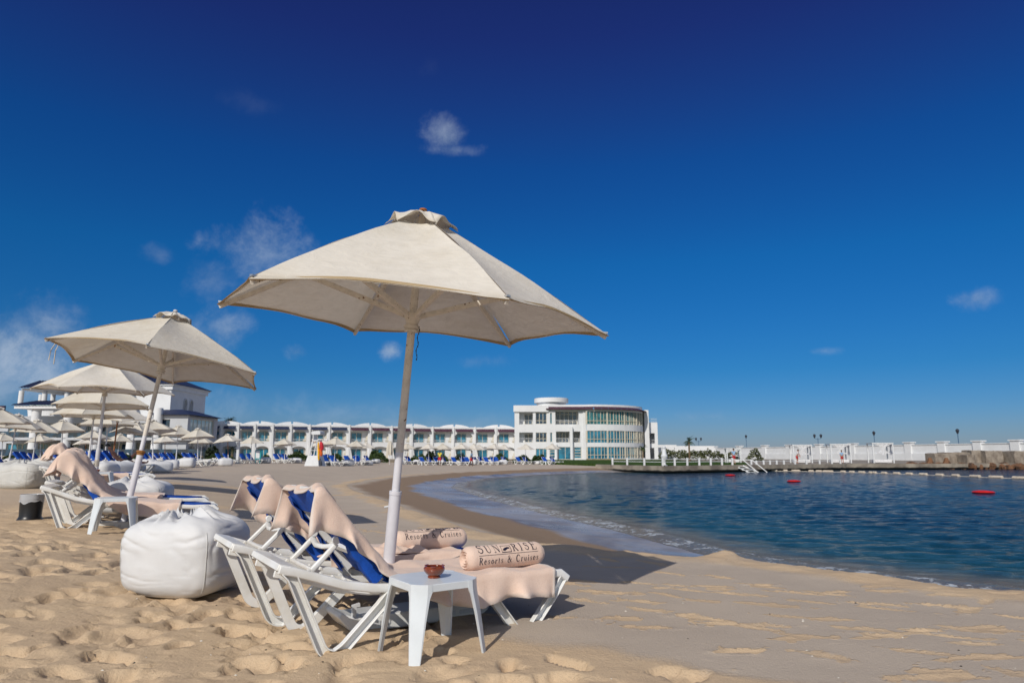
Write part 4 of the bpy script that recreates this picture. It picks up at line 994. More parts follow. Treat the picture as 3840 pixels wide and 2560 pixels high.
# ---------------------------------------------------------------- buildings
Zv = Vector((0, 0, 1))
def facade(mb, O, X, Wd, Hh, holes, t=.3):
    """wall sheet with rectangular holes and reveals; outward normal is X x Z"""
    O, X = Vector(O), Vector(X).normalized(); n = X.cross(Zv)
    us = sorted({0, Wd, *[h[0] for h in holes], *[h[1] for h in holes]}); zs = sorted({0, Hh, *[h[2] for h in holes], *[h[3] for h in holes]})
    us = [u for u in us if 0 <= u <= Wd]; zs = [z for z in zs if 0 <= z <= Hh]
    def hole(i, j):
        if i < 0 or j < 0 or i >= len(us)-1 or j >= len(zs)-1: return False
        u, z = (us[i]+us[i+1])/2, (zs[j]+zs[j+1])/2
        return any(h[0] < u < h[1] and h[2] < z < h[3] for h in holes)
    P = lambda u, z, d=0: O+X*u+Zv*z-n*d
    for i in range(len(us)-1):
        for j in range(len(zs)-1):
            u0, u1, z0, z1 = us[i], us[i+1], zs[j], zs[j+1]
            if not hole(i, j): mb.add([P(u0, z0), P(u1, z0), P(u1, z1), P(u0, z1)], [(0, 1, 2, 3)]); continue
            if not hole(i-1, j): mb.add([P(u0, z0), P(u0, z1), P(u0, z1, t), P(u0, z0, t)], [(0, 1, 2, 3)])
            if not hole(i+1, j): mb.add([P(u1, z0), P(u1, z0, t), P(u1, z1, t), P(u1, z1)], [(0, 1, 2, 3)])
            if not hole(i, j-1): mb.add([P(u0, z0), P(u0, z0, t), P(u1, z0, t), P(u1, z0)], [(0, 1, 2, 3)])
            if not hole(i, j+1): mb.add([P(u0, z1), P(u1, z1), P(u1, z1, t), P(u0, z1, t)], [(0, 1, 2, 3)])
def obx(mb, O, X, u0, u1, d0, d1, z0, z1):
    """box in facade coordinates, d measured outwards"""
    O, X = Vector(O), Vector(X).normalized(); n = X.cross(Zv); Y_ = -n
    c = O+X*(u0+u1)/2+n*(d0+d1)/2+Zv*(z0+z1)/2
    return mb.box(c, (abs(u1-u0), abs(d1-d0), abs(z1-z0)), M=Matrix((X, Y_, Zv)).transposed())
def window(par, O, X, u0, u1, z0, z1, depth=.25, panes=2, rows=(), glass='glass_teal', frame='cream_frame', fw=.09):
    f = MB(); obx(f, O, X, u0, u0+fw, -depth, -depth+.08, z0, z1); obx(f, O, X, u1-fw, u1, -depth, -depth+.08, z0, z1)
    obx(f, O, X, u0+fw, u1-fw, -depth, -depth+.08, z1-fw, z1); obx(f, O, X, u0+fw, u1-fw, -depth, -depth+.08, z0, z0+fw)
    for k in range(1, panes): q = u0+(u1-u0)*k/panes; obx(f, O, X, q-fw*.6, q+fw*.6, -depth, -depth+.077, z0+fw, z1-fw)
    for r_ in rows: obx(f, O, X, u0+fw, u1-fw, -depth, -depth+.074, r_-fw*.5, r_+fw*.5)
    w = f.build('window', frame, par, smooth=0)
    g = MB(); obx(g, O, X, u0+fw*.5, u1-fw*.5, -depth-.02, -depth+.02, z0+fw*.5, z1-fw*.5); g.build('glass', glass, w, smooth=0)
    return w
def railing(par, O, X, u0, u1, z0, h=.85, d=-.05, mt='white_paint', name='balcony_railing'):
    b = MB(); obx(b, O, X, u0, u1, d-.03, d+.03, z0+h-.06, z0+h); obx(b, O, X, u0, u1, d-.025, d+.025, z0+.06, z0+.10)
    k = max(2, int((u1-u0)/.22))
    for i in range(k+1): q = u0+.02+(u1-u0-.04)*i/k; obx(b, O, X, q-.015, q+.015, d-.012, d+.012, z0+.10, z0+h-.06)
    return b.build(name, mt, par, smooth=0)

# ----- row of attached villas: each unit has a rectangular bay and an arched bay under one curved gable
vill = []
edge = [(757, 143), (880, 144), (1010, 146), (1150, 149), (1300, 152), (1460, 156), (1615, 160), (1775, 162), (1936, 163)]
names_v = ['white villa beside the hotel tower, darkest in shade', 'white villa second from the hotel tower, palm crown over its roof', 'white villa behind the teal notice board', 'white villa left of the lifeguard chair, towels hung on its balcony',
           'white villa behind the lifeguard chair', 'white villa directly behind the tall pole of the nearest parasol', 'white villa right of the nearest pole, behind the lifeguard in yellow', 'white villa adjoining the three-storey curved building']
def arch_fill(mb, O, X, u0, u1, z0, z1, th=.3, n=12):
    """spandrel between a rectangular head at z1 and an arch springing at z0"""
    O, X = Vector(O), Vector(X).normalized(); nn_ = X.cross(Zv); cx = (u0+u1)/2; rx = (u1-u0)/2
    top = [(u0+(u1-u0)*i/n) for i in range(n+1)]
    for i in range(n):
        a, b = top[i], top[i+1]; za = z0+(z1-z0)*math.sqrt(max(0, 1-((a-cx)/rx)**2))*.92; zb = z0+(z1-z0)*math.sqrt(max(0, 1-((b-cx)/rx)**2))*.92
        P = lambda u, z, d: O+X*u+Zv*z-nn_*d
        mb.add([P(a, za, 0), P(b, zb, 0), P(b, z1, 0), P(a, z1, 0), P(a, za, th), P(b, zb, th)], [(0, 1, 2, 3), (0, 4, 5, 1)])
VZ = .3
for i in range(8):
    Pa = Vector((at(edge[i][0], edge[i][1]), edge[i][1], VZ)); Pb = Vector((at(edge[i+1][0], edge[i+1][1]), edge[i+1][1], VZ))
    Xd = (Pb-Pa); L_ = Xd.length; Xd.normalize(); O = Vector((0, 0, 0))
    root = empty('villa', Pa); root.rotation_euler = (0, 0, math.atan2(Xd.y, Xd.x)); tag(root, names_v[i], 'villa', 'attached white two-storey villas along the beach')
    X1 = Vector((1, 0, 0)); bay = L_/2; H = 7.0
    holes = []
    for k in (0, 1):
        u0, u1 = k*bay+.55, (k+1)*bay-.25
        holes += [(u0, u1, 3.75, 6.15), (u0, u1, 0, 2.85)]
    w = MB(); facade(w, O, X1, L_, H, holes, .9)
    w.add([(0, 0, 0), (0, 9, 0), (0, 9, H), (0, 0, H), (L_, 0, 0), (L_, 9, 0), (L_, 9, H), (L_, 0, H)], [(0, 1, 2, 3), (4, 7, 6, 5), (3, 2, 6, 7)])
    for k in (0, 1):
        for z0, z1 in ((0, 2.85), (3.75, 6.15)): obx(w, O, X1, k*bay+.5, (k+1)*bay-.2, -1.0, -.9, z0-.02, z1+.02)
    for (a, b, z0, z1, k) in ((bay+.55, 2*bay-.25, 5.3, 6.15, 1), (.55, bay-.25, 2.1, 2.85, 0), (bay+.55, 2*bay-.25, 2.1, 2.85, 1)): arch_fill(w, O, X1, a, b, z0, z1)
    obx(w, O, X1, 0, L_, 0, .12, 7.0, 7.35)
    w.build('wall', 'white_wall', root, smooth=0)
    for q in (0.15, bay+.05): p_ = MB(); p_.prism([(q-.0, 0), (q+.42, 0), (q+.34, 7.5), (q-.0, 7.5)], -.30, -.003); p_.build('pilaster', 'white_wall', root, smooth=0)
    for q in (.52, bay+.42): fin = MB(); fin.prism([(q, 0), (q+.7, 0), (q+.12, 2.8), (q, 2.8)], -.20, -.02); fin.build('buttress', 'white_wall', root, smooth=0)
    for k in (0, 1):
        q = k*bay
        roof = MB(); n_t = 10; mt_ = 'roof_blue' if i < 4 else 'roof_maroon'
        for j in range(n_t):
            a = q+.68+(bay-.85)*j/n_t; ww = (bay-.85)/n_t
            roof.prism([(a, 0), (a+ww*.5, .05), (a+ww, 0), (a+ww, .03), (a+ww*.5, .10), (a, .03)], 0, 1, O=(0, -.62, 6.28), Y=(0, .72, .62), Z=(0, -.3, .95))
        roof.build('roof', mt_, root, smooth=0)
        window(root, O, X1, q+.95, q+3.35, 3.8, 5.85, .86, 2); window(root, O, X1, q+1.0, q+3.3, .1, 2.3, .86, 2)
        railing(root, O, X1, q+.75, q+bay-.28, 3.55, .8)
        lt = MB()   # stepped perforated block screen
        for (zz, hgt) in ((3.7, 2.0), (.05, 2.0)):
            for st_ in range(3): obx(lt, O, X1, q+bay-.32+.0-(.0+.28*(2-st_)), q+bay-.30-.28*(2-st_)+.26, -.6, -.4, zz, zz+hgt*(st_+1)/3)
        lt.build('lattice_screen', 'cream_lattice', root, smooth=0)
    g = MB(); cx = L_*.5+(1.0 if i % 2 else .6); half = 3.5; n_ = 14     # curved gable with a notch
    for sgn in (-1, 1):
        top = [(sgn*(.22+(half-.22)*t_), 1.0*.62*(1-((.22+(half-.22)*t_)/half)**2)**.9+.05 if t_ < .999 else .05) for t_ in [j/n_ for j in range(n_+1)]]
        pol = [(cx+a, 7.2+b*1.0+.2) for a, b in top]+[(cx+sgn*half, 6.9), (cx+sgn*.22, 6.9)]
        g.prism(pol, 1.6, 2.0)
    g.bx(cx-.22, cx+.22, 1.65, 1.95, 6.9, 7.62)
    g.bx(0, L_, 1.3, 8.8, 7.0, 7.22); g.build('gable', 'white_wall', root, smooth=0)
    if i in (0, 1):
        for o in [c for c in COL.objects if c.parent == root and c.name.startswith('gable')]: pass
# towels hung on a balcony rail
r3 = [o for o in COL.objects if o.name.startswith('villa') and o.parent is None][3]
for k, (c, wd, mt_) in enumerate(((1.3, .8, 'terry'), (2.6, 1.0, 'white_cloth'), (3.8, .8, 'white_cloth'))):
    tb = MB(); tb.grid(8, 6, lambda u, v: Vector((c-wd/2+wd*u, -.12-.02*math.sin(u*9), 4.40-.8*v))); o = tb.build('beach_towel', mt_, None, smooth=180, solid=.01)
    o.matrix_world = Matrix.Translation(r3.location) @ r3.rotation_euler.to_matrix().to_4x4(); tag(o, ['pink towel hung over the villa balcony rail', 'wide white towel in the middle of the villa balcony rail', 'white towel at the right end of the villa balcony rail'][k], 'towel')

# ----- three-storey building with a curved glazed wing
B0 = Vector((at(1930, 150), 150, .2)); BX = Vector((1, 0, 0))
mbld = empty('resort_building', B0); tag(mbld, 'white three-storey building with a curved glazed wing and a round roof drum', 'building')
O = Vector((0, 0, 0)); S_ = .0588
fl = [(.35, 2.65), (3.7, 6.1), (7.6, 10.4)]
w = MB(); W1 = 14.9
holes = []
for k, (a, b) in enumerate(fl):
    if k: holes.append((1.0, 4.0, a, b-.2))
    holes.append((4.6, 7.0, a+.1, b-.25))
    holes.append((7.75, 8.2, a+.1, b-.25) if k else (7.6, 8.9, .35, 2.6))
    holes.append((8.9, 14.0, a, b+.15) if k == 2 else ((9.0, 12.0, a, b) if k == 1 else (9.4, 12.6, .05, 2.75)))
    if k == 1: holes.append((12.7, 14.3, a, b))
    if k == 0: holes.append((12.9, 14.5, .3, 2.7))
holes = [(a, b, c, d) for a, b, c, d in holes]
facade(w, O, BX, W1, 11.0, holes, .35)
for (a, b, z0, z1) in ((1.0, 4.0, 3.7, 5.9), (1.0, 4.0, 7.6, 10.2), (8.9, 14.0, 7.6, 10.55), (9.0, 12.0, 3.7, 6.1), (12.7, 14.3, 3.7, 6.1)):
    obx(w, O, BX, a-.3, b+.3, -2.4, -2.2, z0-.3, z1+.3); obx(w, O, BX, a-.2, b+.2, -2.2, -.34, z0-.2, z0-.001)
    obx(w, O, BX, a-.2, b+.2, -2.2, -.34, z1+.001, z1+.2); obx(w, O, BX, a-.2, a-.001, -2.2, -.34, z0, z1); obx(w, O, BX, b+.001, b+.2, -2.2, -.34, z0, z1)
w.add([(0, 0, 0), (0, 16, 0), (0, 16, 11), (0, 0, 11), (W1, 16, 0), (W1, 16, 11), (W1, 0, 11)], [(0, 1, 2, 3), (1, 4, 5, 2), (3, 2, 5, 6)])
obx(w, O, BX, -.25, 7.4, 0, .35, 10.35, 11.75); obx(w, O, BX, -.25, 7.4, -3, 0, 11.0, 11.75)
w.build('wall', 'white_wall', mbld, smooth=0)
pp = MB(); obx(pp, O, BX, 14.9, 15.6, -.5, .25, 0, 11.0); pp.build('pier', 'white_wall', mbld, smooth=0)
cl = MB(); cl.lathe([(.35, 0), (.35, 7.0)], 14, (12.35, -.55, 0)); cl.build('column', 'white_wall', mbld)
cl = MB(); cl.lathe([(.32, 0), (.32, 3.3)], 14, (8.95, -.55, 0)); cl.build('column', 'white_wall', mbld)
for k, (a, b) in enumerate(fl):
    if k:
        window(mbld, O, BX, 2.2, 3.9, a+.1, b-.5, 2.15, 2, glass='glass_dark'); railing(mbld, O, BX, .9, 4.1, a-.05, 1.0)
        window(mbld, O, BX, 7.75, 8.2, a+.1, b-.25, .25, 1)
    window(mbld, O, BX, 4.6, 7.0, a+.1, b-.25, .25, 3, rows=(a+.85,) if k else (), glass='glass_dark' if k else 'glass_teal')
window(mbld, O, BX, 9.1, 13.8, 7.65, 10.5, 2.1, 5, rows=(8.3, 9.9), glass='glass_dark'); railing(mbld, O, BX, 8.95, 13.95, 7.55, 1.0)
window(mbld, O, BX, 9.1, 11.9, 3.75, 6.0, 2.1, 4, glass='glass_dark'); railing(mbld, O, BX, 9.0, 12.0, 3.65, 1.0); window(mbld, O, BX, 12.9, 14.2, 3.75, 6.0, 2.1, 2, glass='glass_dark'); railing(mbld, O, BX, 12.75, 14.3, 3.65, 1.0)
window(mbld, O, BX, 9.4, 12.6, .1, 2.75, .25, 2); window(mbld, O, BX, 12.9, 14.5, .3, 2.7, .25, 1, rows=(.9, 1.5, 2.1), fw=.13); window(mbld, O, BX, 7.6, 8.9, .35, 2.6, .25, 1, rows=(1.0, 1.7, 2.2), fw=.12)
# curved wing: arc bulging towards the beach
ns = 14; arc = []
for j in range(ns+1):
    f = j/ns; arc.append(Vector((15.6+14.4*math.sin(f*math.pi/2*.97), -.8+12.2*(1-math.cos(f*math.pi/2*.97)), 0)))
sl = MB(); gl = []
bands = [(0, .30), (2.75, 3.70), (6.25, 7.65), (10.45, 11.0)]
for z0, z1 in bands:
    for a, b in zip(arc[:-1], arc[1:]): sl.add([a+Zv*z0, b+Zv*z0, b+Zv*z1, a+Zv*z1], [(0, 1, 2, 3)])
for z in (.30, 2.75, 3.70, 6.25, 7.65, 10.45):
    for a, b in zip(arc[:-1], arc[1:]): 
        n_ = (b-a).cross(Zv).normalized()*.35; sl.add([a+Zv*z, b+Zv*z, b-n_+Zv*z, a-n_+Zv*z], [(0, 1, 2, 3)])
sl.add([tuple(p+Zv*11.0) for p in arc]+[(30, 16, 11), (15.6, 16, 11)], [tuple(range(ns+3))])
sl.add([arc[-1], arc[-1]+Zv*11, (arc[-1].x, 16, 11), (arc[-1].x, 16, 0)], [(0, 1, 2, 3)])
sl.build('curved_wall', 'white_wall', mbld, smooth=30)
for (z0, z1) in ((.30, 2.75), (3.70, 6.25), (7.65, 10.45)):
    for j in range(0, ns):
        a, b = arc[j], arc[j+1]; X_ = (b-a); Lw = X_.length; X_.normalize()
        f = MB(); obx(f, a, X_, 0, .09, -.2, .02, z0, z1); obx(f, a, X_, Lw*.5-.035, Lw*.5+.035, -.2, -.02, z0, z1)
        obx(f, a, X_, .09, Lw, -.18, -.04, z0+.72, z0+.82)
        if j % 3 == 0: obx(f, a, X_, -.16, .16, -.2, .06, z0, z1)
        w_ = f.build('window', 'cream_frame', mbld, smooth=0); g_ = MB(); obx(g_, a, X_, 0, Lw, -.24, -.205, z0, z1); g_.build('glass', 'glass_teal' if z0 < 3 else ('glass_green' if z0 > 7 else 'glass_teal'), w_, smooth=0)
rf = MB()   # thin tiled eave that follows the curve
path_in = [Vector((6.9, .2, 0)), Vector((10, .0, 0)), Vector((15, -.2, 0))]+[p*1.0 for p in arc[1:]]+[Vector((30.1, 13.0, 0))]
for a, b in zip(path_in[:-1], path_in[1:]):
    n_ = (b-a).cross(Zv).normalized()
    rf.add([a+n_*.9+Zv*10.98, b+n_*.9+Zv*10.98, b+n_*-.6+Zv*11.55, a+n_*-.6+Zv*11.55, a+n_*.9+Zv*10.86, b+n_*.9+Zv*10.86, b+Zv*10.86, a+Zv*10.86], [(0, 1, 2, 3), (4, 7, 6, 5), (0, 4, 5, 1)])
rf.build('roof_eave', 'roof_maroon', mbld, smooth=30)
rr = MB(); rr.add([tuple(p+Zv*11.52-Vector((0, -.5, 0))) for p in path_in]+[tuple(p+Zv*11.95-Vector((0, -.5, 0))) for p in path_in], [(i, i+1, i+1+len(path_in), i+len(path_in)) for i in range(len(path_in)-1)]); rr.build('parapet', 'white_wall', mbld, smooth=0)
dr = MB(); dr.lathe([(3.3, 11.0), (3.3, 12.55), (3.85, 12.6), (3.85, 13.55), (3.7, 13.6), (0, 13.6)], 40, (8.3, 4.5, 0)); dr.build('roof_drum', 'white_wall', mbld, smooth=40)
rb = MB(); rb.prism([(30.2, 0), (31.3, 0), (31.2, 11.35), (30.4, 11.4), (30.1, 11.2), (30.2, 10)], 9.6, 15); rb.build('end_pier', 'white_wall', mbld, smooth=0)
sb = MB(); Or = Vector((31.3, 12, 0)); facade(sb, Or, BX, 2.4, 8.6, [(.3, 1.7, 3.7, 6.1), (.2, 1.5, .1, 2.7)], .4)
sb.add([(33.7, 12, 0), (33.7, 18, 0), (33.7, 18, 8.6), (33.7, 12, 8.6), (31.3, 18, 8.6), (31.3, 12, 8.6)], [(0, 1, 2, 3), (3, 2, 4, 5)]); obx(sb, Or, BX, .1, 2.2, -3.2, -3.0, 0, 7.8)
sb.build('side_block', 'white_wall', mbld, smooth=0); railing(mbld, Or, BX, .3, 1.7, 3.6, 1.0); railing(mbld, Or, BX, 0, 2.3, 8.6, .9)
cb_ = MB(); cb_.bx(33.7, 38, 12, 12.6, 2.8, 3.4); cb_.bx(37.6, 38.2, 12.0, 12.6, 0, 2.8); cb_.bx(33.7, 48, 16, 16.3, 0, 3.2); cb_.build('arcade', 'white_wall', mbld, smooth=0)
st_ = MB(); obx(st_, O, BX, 15.5, 24, -.6, 1.2, -.05, .28); st_.build('plinth', 'stone_band', mbld, smooth=0)

# ----- hotel with a square tower on the left
HZ = .3; hotel = empty('hotel', (0, 0, HZ)); tag(hotel, 'white hotel with blue tiled roofs, round terrace and square tower with twin arches', 'hotel')
YT = 128.; zt = lambda py, Y_=YT: atz(py, Y_)-HZ
tx0, tx1 = at(400, YT), at(644, YT, 1450)
TH = zt(1445)
tw = MB(); OT = Vector((tx1-13.5, YT, 0))
facade(tw, OT, BX, 13.5, TH, [], .4)
# right face of the tower, with the pair of arched windows
XR = Vector((0, 1, 0)); OR_ = Vector((tx1, YT, 0)); TD = 14.5
ah = [(5.2, 6.35, TH-5.0, TH-2.2), (7.7, 8.85, TH-5.0, TH-2.2)]
facade(tw, OR_, XR, TD, TH, ah, .5)
for a, b, c, d in ah: arch_fill(tw, OR_, XR, a, b, d-.62, d, .5, 10); obx(tw, OR_, XR, a-.1, b+.1, -.6, -.52, c, d)
obx(tw, OR_, XR, 4.6, 9.4, 0, .22, TH-5.35, TH-5.05)
tw.add([(tx1-13.5, YT, TH), (tx1, YT, TH), (tx1, YT+TD, TH), (tx1-13.5, YT+TD, TH)], [(0, 1, 2, 3)])
tw.build('tower', 'white_wall', hotel, smooth=0)
for a, b, c, d in ah:
    dk = MB(); obx(dk, OR_, XR, a, b, -.5, -.46, c, d-.1); w_ = dk.build('arched_window', 'dark_interior', hotel, smooth=0)
    ar = MB(); cx = (a+b)/2; rr_ = (b-a)/2+.12
    pth = [(tx1+.06, YT+cx+rr_*math.cos(R(t_)), d-.62+rr_*math.sin(R(t_))*1.05) for t_ in range(0, 181, 15)]; pth = [(tx1+.06, YT+cx+rr_, c)]+pth+[(tx1+.06, YT+cx-rr_, c)]
    ar.tube(pth, .13, 6); ar.build('arch_trim', 'white_wall_shade', w_)
tr_ = MB(); e_ = .9     # low hipped roof with a corbelled white cornice
c4 = [(tx1-13.5-e_, YT-e_), (tx1+e_, YT-e_), (tx1+e_, YT+TD+e_), (tx1-13.5-e_, YT+TD+e_)]
apx = (tx1-6.7, YT+TD/2, TH+3.6)
tr_.add([(x, y, TH+.35) for x, y in c4]+[apx]+[(x, y, TH+.28) for x, y in c4], [(0, 1, 4), (1, 2, 4), (2, 3, 4), (3, 0, 4), (8, 7, 6, 5), (0, 5, 6, 1), (1, 6, 7, 2)])
for k in range(26):
    tr_.tube([(tx1-13.5-e_+.3+k*.58, YT-e_-.02, TH+.38), (apx[0]+(tx1-13.5-e_+.3+k*.58-apx[0])*.12, apx[1]-1, TH+3.25)], .09, 5) if k % 1 == 0 else 0
tr_.build('tower_roof', 'roof_blue', hotel, smooth=0)
co = MB(); co.bx(tx1-13.8, tx1+.35, YT-.35, YT+TD+.35, TH-.75, TH-.02); co.bx(tx1-14.1, tx1+.65, YT-.65, YT+TD+.65, TH-.018, TH+.27)
co.build('cornice', 'white_wall', hotel, smooth=0)
# main wing
YM = 122.; x0m = at(-90, YM); x1m = at(640, YM); Wm = x1m-x0m; OM = Vector((x0m, YM, 0)); HM = atz(1560, YM)-HZ
zf1 = atz(1642, YM)-HZ; holes = []; u = 5.0
cols = []
while u < Wm-5: holes += [(u, u+3.6, .15, zf1-.9), (u, u+3.6, zf1+.25, HM-1.2)]; cols.append(u); u += 4.6
mw = MB(); facade(mw, OM, BX, Wm, HM, holes, .5)
mw.add([(x0m, YM, HM), (x1m, YM, HM), (x1m, YM+16, HM), (x0m, YM+16, HM), (x0m, YM+16, 0), (x0m, YM, 0), (x1m, YM, 0), (x1m, YM+16, 0)], [(0, 1, 2, 3), (5, 0, 3, 4), (6, 7, 2, 1)])
mw.build('main_wall', 'white_wall_shade', hotel, smooth=0)
for u in cols:
    for a, b in ((.15, zf1-.9), (zf1+.25, HM-1.2)): window(hotel, OM, BX, u, u+3.6, a, b, .4, 4, glass='glass_teal' if u < 14 else 'glass_dark', fw=.14)
sb2 = MB(); obx(sb2, OM, BX, 6, Wm+6, .0, 5.0, zf1-.45, zf1-.05); obx(sb2, OM, BX, 0, Wm+6, .01, 6.5, -.5, .12)
sb2.build('floor_slab', 'white_wall_shade', hotel, smooth=0)
pb = MB(); obx(pb, OM, BX, 6, Wm+8, 5.02, 5.5, -.35, .75); pb.build('terrace_wall', 'stone_band', hotel, smooth=0)
gg = MB(); obx(gg, OM, BX, 6, Wm+5.8, 4.8, 4.86, zf1, zf1+1.0); gg.build('glass_balustrade', 'glass_dark', hotel, smooth=0)
gg = MB(); obx(gg, OM, BX, 6, Wm+7.5, 5.2, 5.26, .8, 1.9); gg.build('glass_balustrade', 'glass_dark', hotel, smooth=0)
for px_ in (118, 240, 350, 486, 580):
    c_ = MB(); xx = at(px_, YM-4.4); c_.lathe([(1.0, .1), (1.0, .8), (.78, 1.6), (.72, zf1-.45)], 18, (xx, YM-4.4, 0)); c_.lathe([(.72, zf1-.05), (.72, atz(1530, YM-4)-HZ)], 18, (xx, YM-4.4, 0)); c_.build('column', 'white_wall', hotel)
ew = MB(); xe0, xe1 = at(62, YM-5, 1530), at(275, YM-5, 1530); ze = atz(1532, YM-5)-HZ      # first tiled eave
obx(ew, Vector((xe0, YM, 0)), BX, 0, xe1-xe0+4, -.2, 5.6, ze, ze+.5); ew.build('eave_slab', 'white_wall', hotel, smooth=0)
def tile_roof(x0, x1, y, z, run, rise, nm='roof'):
    b = MB(); n_ = int((x1-x0)/.55)
    for j in range(n_):
        a = x0+(x1-x0)*j/n_; ww = (x1-x0)/n_; b.prism([(a, 0), (a+ww*.5, .16), (a+ww, 0), (a+ww, .05), (a+ww*.5, .22), (a, .05)], 0, 1, O=(0, y, z), Y=(0, run, rise), Z=(0, -.2, .97))
    return b.build(nm, 'roof_blue', hotel, smooth=0)
tile_roof(xe0-.3, xe1+4, YM-5.9, ze+.52, 6.0, 1.1)
# round terrace above, glass parapet, columns and roof slab
xc, yc = at(200, YM+6, 1520), YM+6; zr0, zr1, zr2 = atz(1552, YM-2)-HZ, atz(1513, YM-2)-HZ, atz(1499, YM-2)-HZ
tb = MB(); RXr = abs(at(22, YM, 1520)-xc)
prof = [(RXr*.94, zr0), (RXr*.97, (zr0+zr1)/2), (RXr*1.0, zr1-.3), (RXr*1.0, zr1), (RXr*.93, zr1), (0, zr1-.02)]
tb.lathe([(0, zr0)]+prof, 48, (xc, yc, 0), 1, .62); tb.build('round_terrace', 'white_wall', hotel, smooth=30)
gp = MB(); gp.lathe([(RXr*.93, zr1), (RXr*.93, zr2+.15)], 48, (xc, yc, 0), 1, .62); gp.f = [f for f in gp.f if len(f) == 4]; gp.build('glass_parapet', 'glass_pale', hotel, smooth=30)
zrt = atz(1462, YM)-HZ
rs = MB(); rs.bx(at(74, YM, 1460), at(420, YM, 1460), YM+.5, YM+11, zrt, zrt+.35); rs.build('pavilion_slab', 'white_wall', hotel, smooth=0)
tile_roof(at(72, YM, 1460), at(420, YM, 1460), YM-.2, zrt+.36, 5, 1.7, 'pavilion_roof')
for px_, yy in ((80, 1.4), (168, 1.4), (252, 1.4), (155, 9), (200, 9), (330, 1.4)):
    c_ = MB(); c_.lathe([(.42, zr1), (.42, zrt)], 12, (at(px_, YM+yy, 1480), YM+yy, 0)); c_.build('pavilion_column', 'white_wall', hotel)
# low shaded block in front of the tower
lx0, lx1 = at(560, 118), at(706, 118, 1560); hb = atz(1556, 118)-HZ
lb = MB(); Ol = Vector((lx0, 118, 0)); facade(lb, Ol, BX, lx1-lx0, hb, [(1.0, 3.0, zf1, hb-.7)], .4); facade(lb, (lx1, 118, 0), XR, 12, hb, [(1, 10.5, zf1+.1, hb-.5), (1, 10.5, .4, zf1-.9)], .4); obx(lb, Ol, BX, 0, lx1-lx0, -12, -.6, hb-.3, hb)
lb.build('annex_wall', 'white_wall_shade', hotel, smooth=0)
an = MB(); an.add([(lx0-.5, 117.2, hb+.05), (lx1+.8, 117.2, hb+.05), (lx1+.8, 130.5, hb+.05), (lx0-.5, 130.5, hb+.05), (lx0-.5, 122, hb+1.2), (lx1-3, 122, hb+1.2), (lx1-3, 127, hb+1.2), (lx0-.5, 127, hb+1.2)], [(0, 1, 5, 4), (1, 2, 6, 5), (2, 3, 7, 6), (4, 5, 6, 7), (3, 2, 1, 0)]); an.build('annex_roof', 'roof_blue', hotel, smooth=0)
window(hotel, (lx1, 118, 0), XR, 1, 10.5, zf1+.1, hb-.5, .3, 6, glass='glass_pale', fw=.1); window(hotel, (lx1, 118, 0), XR, 1, 10.5, .4, zf1-.9, .3, 5, glass='glass_dark'); window(hotel, Ol, BX, 1.0, 3.0, zf1, hb-.7, .3, 1, glass='glass_dark')
# roof sign on the far left
sg = empty('roof_sign', (at(17, 135, 1535)-2.9, 135, atz(1553, 135))); tag(sg, 'dark rooftop sign with dim red letters at the left edge', 'sign')
b = MB(); b.bx(-2.5, 2.9, 0, .3, 0, atz(1520, 135)-atz(1553, 135)); b.build('sign_board', 'roof_blue', sg, smooth=0)
for k, ch in enumerate('STURA'):
    gl_ = {'S': [(0, 4, 3, 5), (0, 2, 1, 5), (0, 2, 3, 3), (2, 0, 3, 3), (0, 0, 3, 1)], 'T': [(0, 4, 3, 5), (1, 0, 2, 5)], 'U': [(0, 0, 1, 5), (2, 0, 3, 5), (0, 0, 3, 1)], 'R': [(0, 0, 1, 5), (0, 4, 3, 5), (2, 2, 3, 5), (0, 2, 3, 3), (1.6, 0, 2.6, 2)], 'A': [(0, 0, 1, 5), (2, 0, 3, 5), (0, 4, 3, 5), (0, 2, 3, 3)]}[ch]
    lt = MB()
    for i_, (a, b_, c, d) in enumerate(gl_): lt.bx(.75+k*.42+a*.1, .75+k*.42+c*.1, -.06-.003*i_, -.001, .95+b_*.13, .95+d*.13)
    lt.build('letter', 'roof_maroon', sg, smooth=0)

# ----- long white breakwater wall, lamps, cabanas, railing
wa = Vector((at(2455, 232), 232, 0)); wb = Vector((at(3900, 110), 110, 0)); wx = (wb-wa); wl = wx.length; wx.normalize()
WT = 3.35
wall_ = empty('breakwater_wall', wa); wall_.rotation_euler = (0, 0, math.atan2(wx.y, wx.x)); tag(wall_, 'long white sea wall with square pillars running along the quay', 'wall')
b = MB(); b.bx(0, wl, 0, .5, 0, WT-.25); b.bx(0, wl, -.12, .62, WT-.25, WT-.12); b.bx(0, wl, -.25, -.002, .0, 1.55); b.build('wall_body', 'white_wall', wall_, smooth=0)
for px_ in (2470, 2581, 2678, 2772, 2868, 2960, 3072, 3200, 3411, 3537, 3672, 3815):
    # intersection of the picture column with the wall line
    k = at(px_, 1.0); t_ = (k*wa.y-wa.x)/(wx.x-k*wx.y); pr = MB(); pr.bx(t_-.75, t_+.75, -.3, .8, 0, WT+.2); pr.bx(t_-.95, t_+.95, -.45, .95, WT+.2, WT+.38); pr.build('pillar', 'white_wall', wall_, smooth=0)
def on_wall(px_, off=1.5):
    k = at(px_, 1.0); t_ = (k*wa.y-wa.x)/(wx.x-k*wx.y); return wa+wx*t_+Vector((-wx.y, wx.x, 0))*off
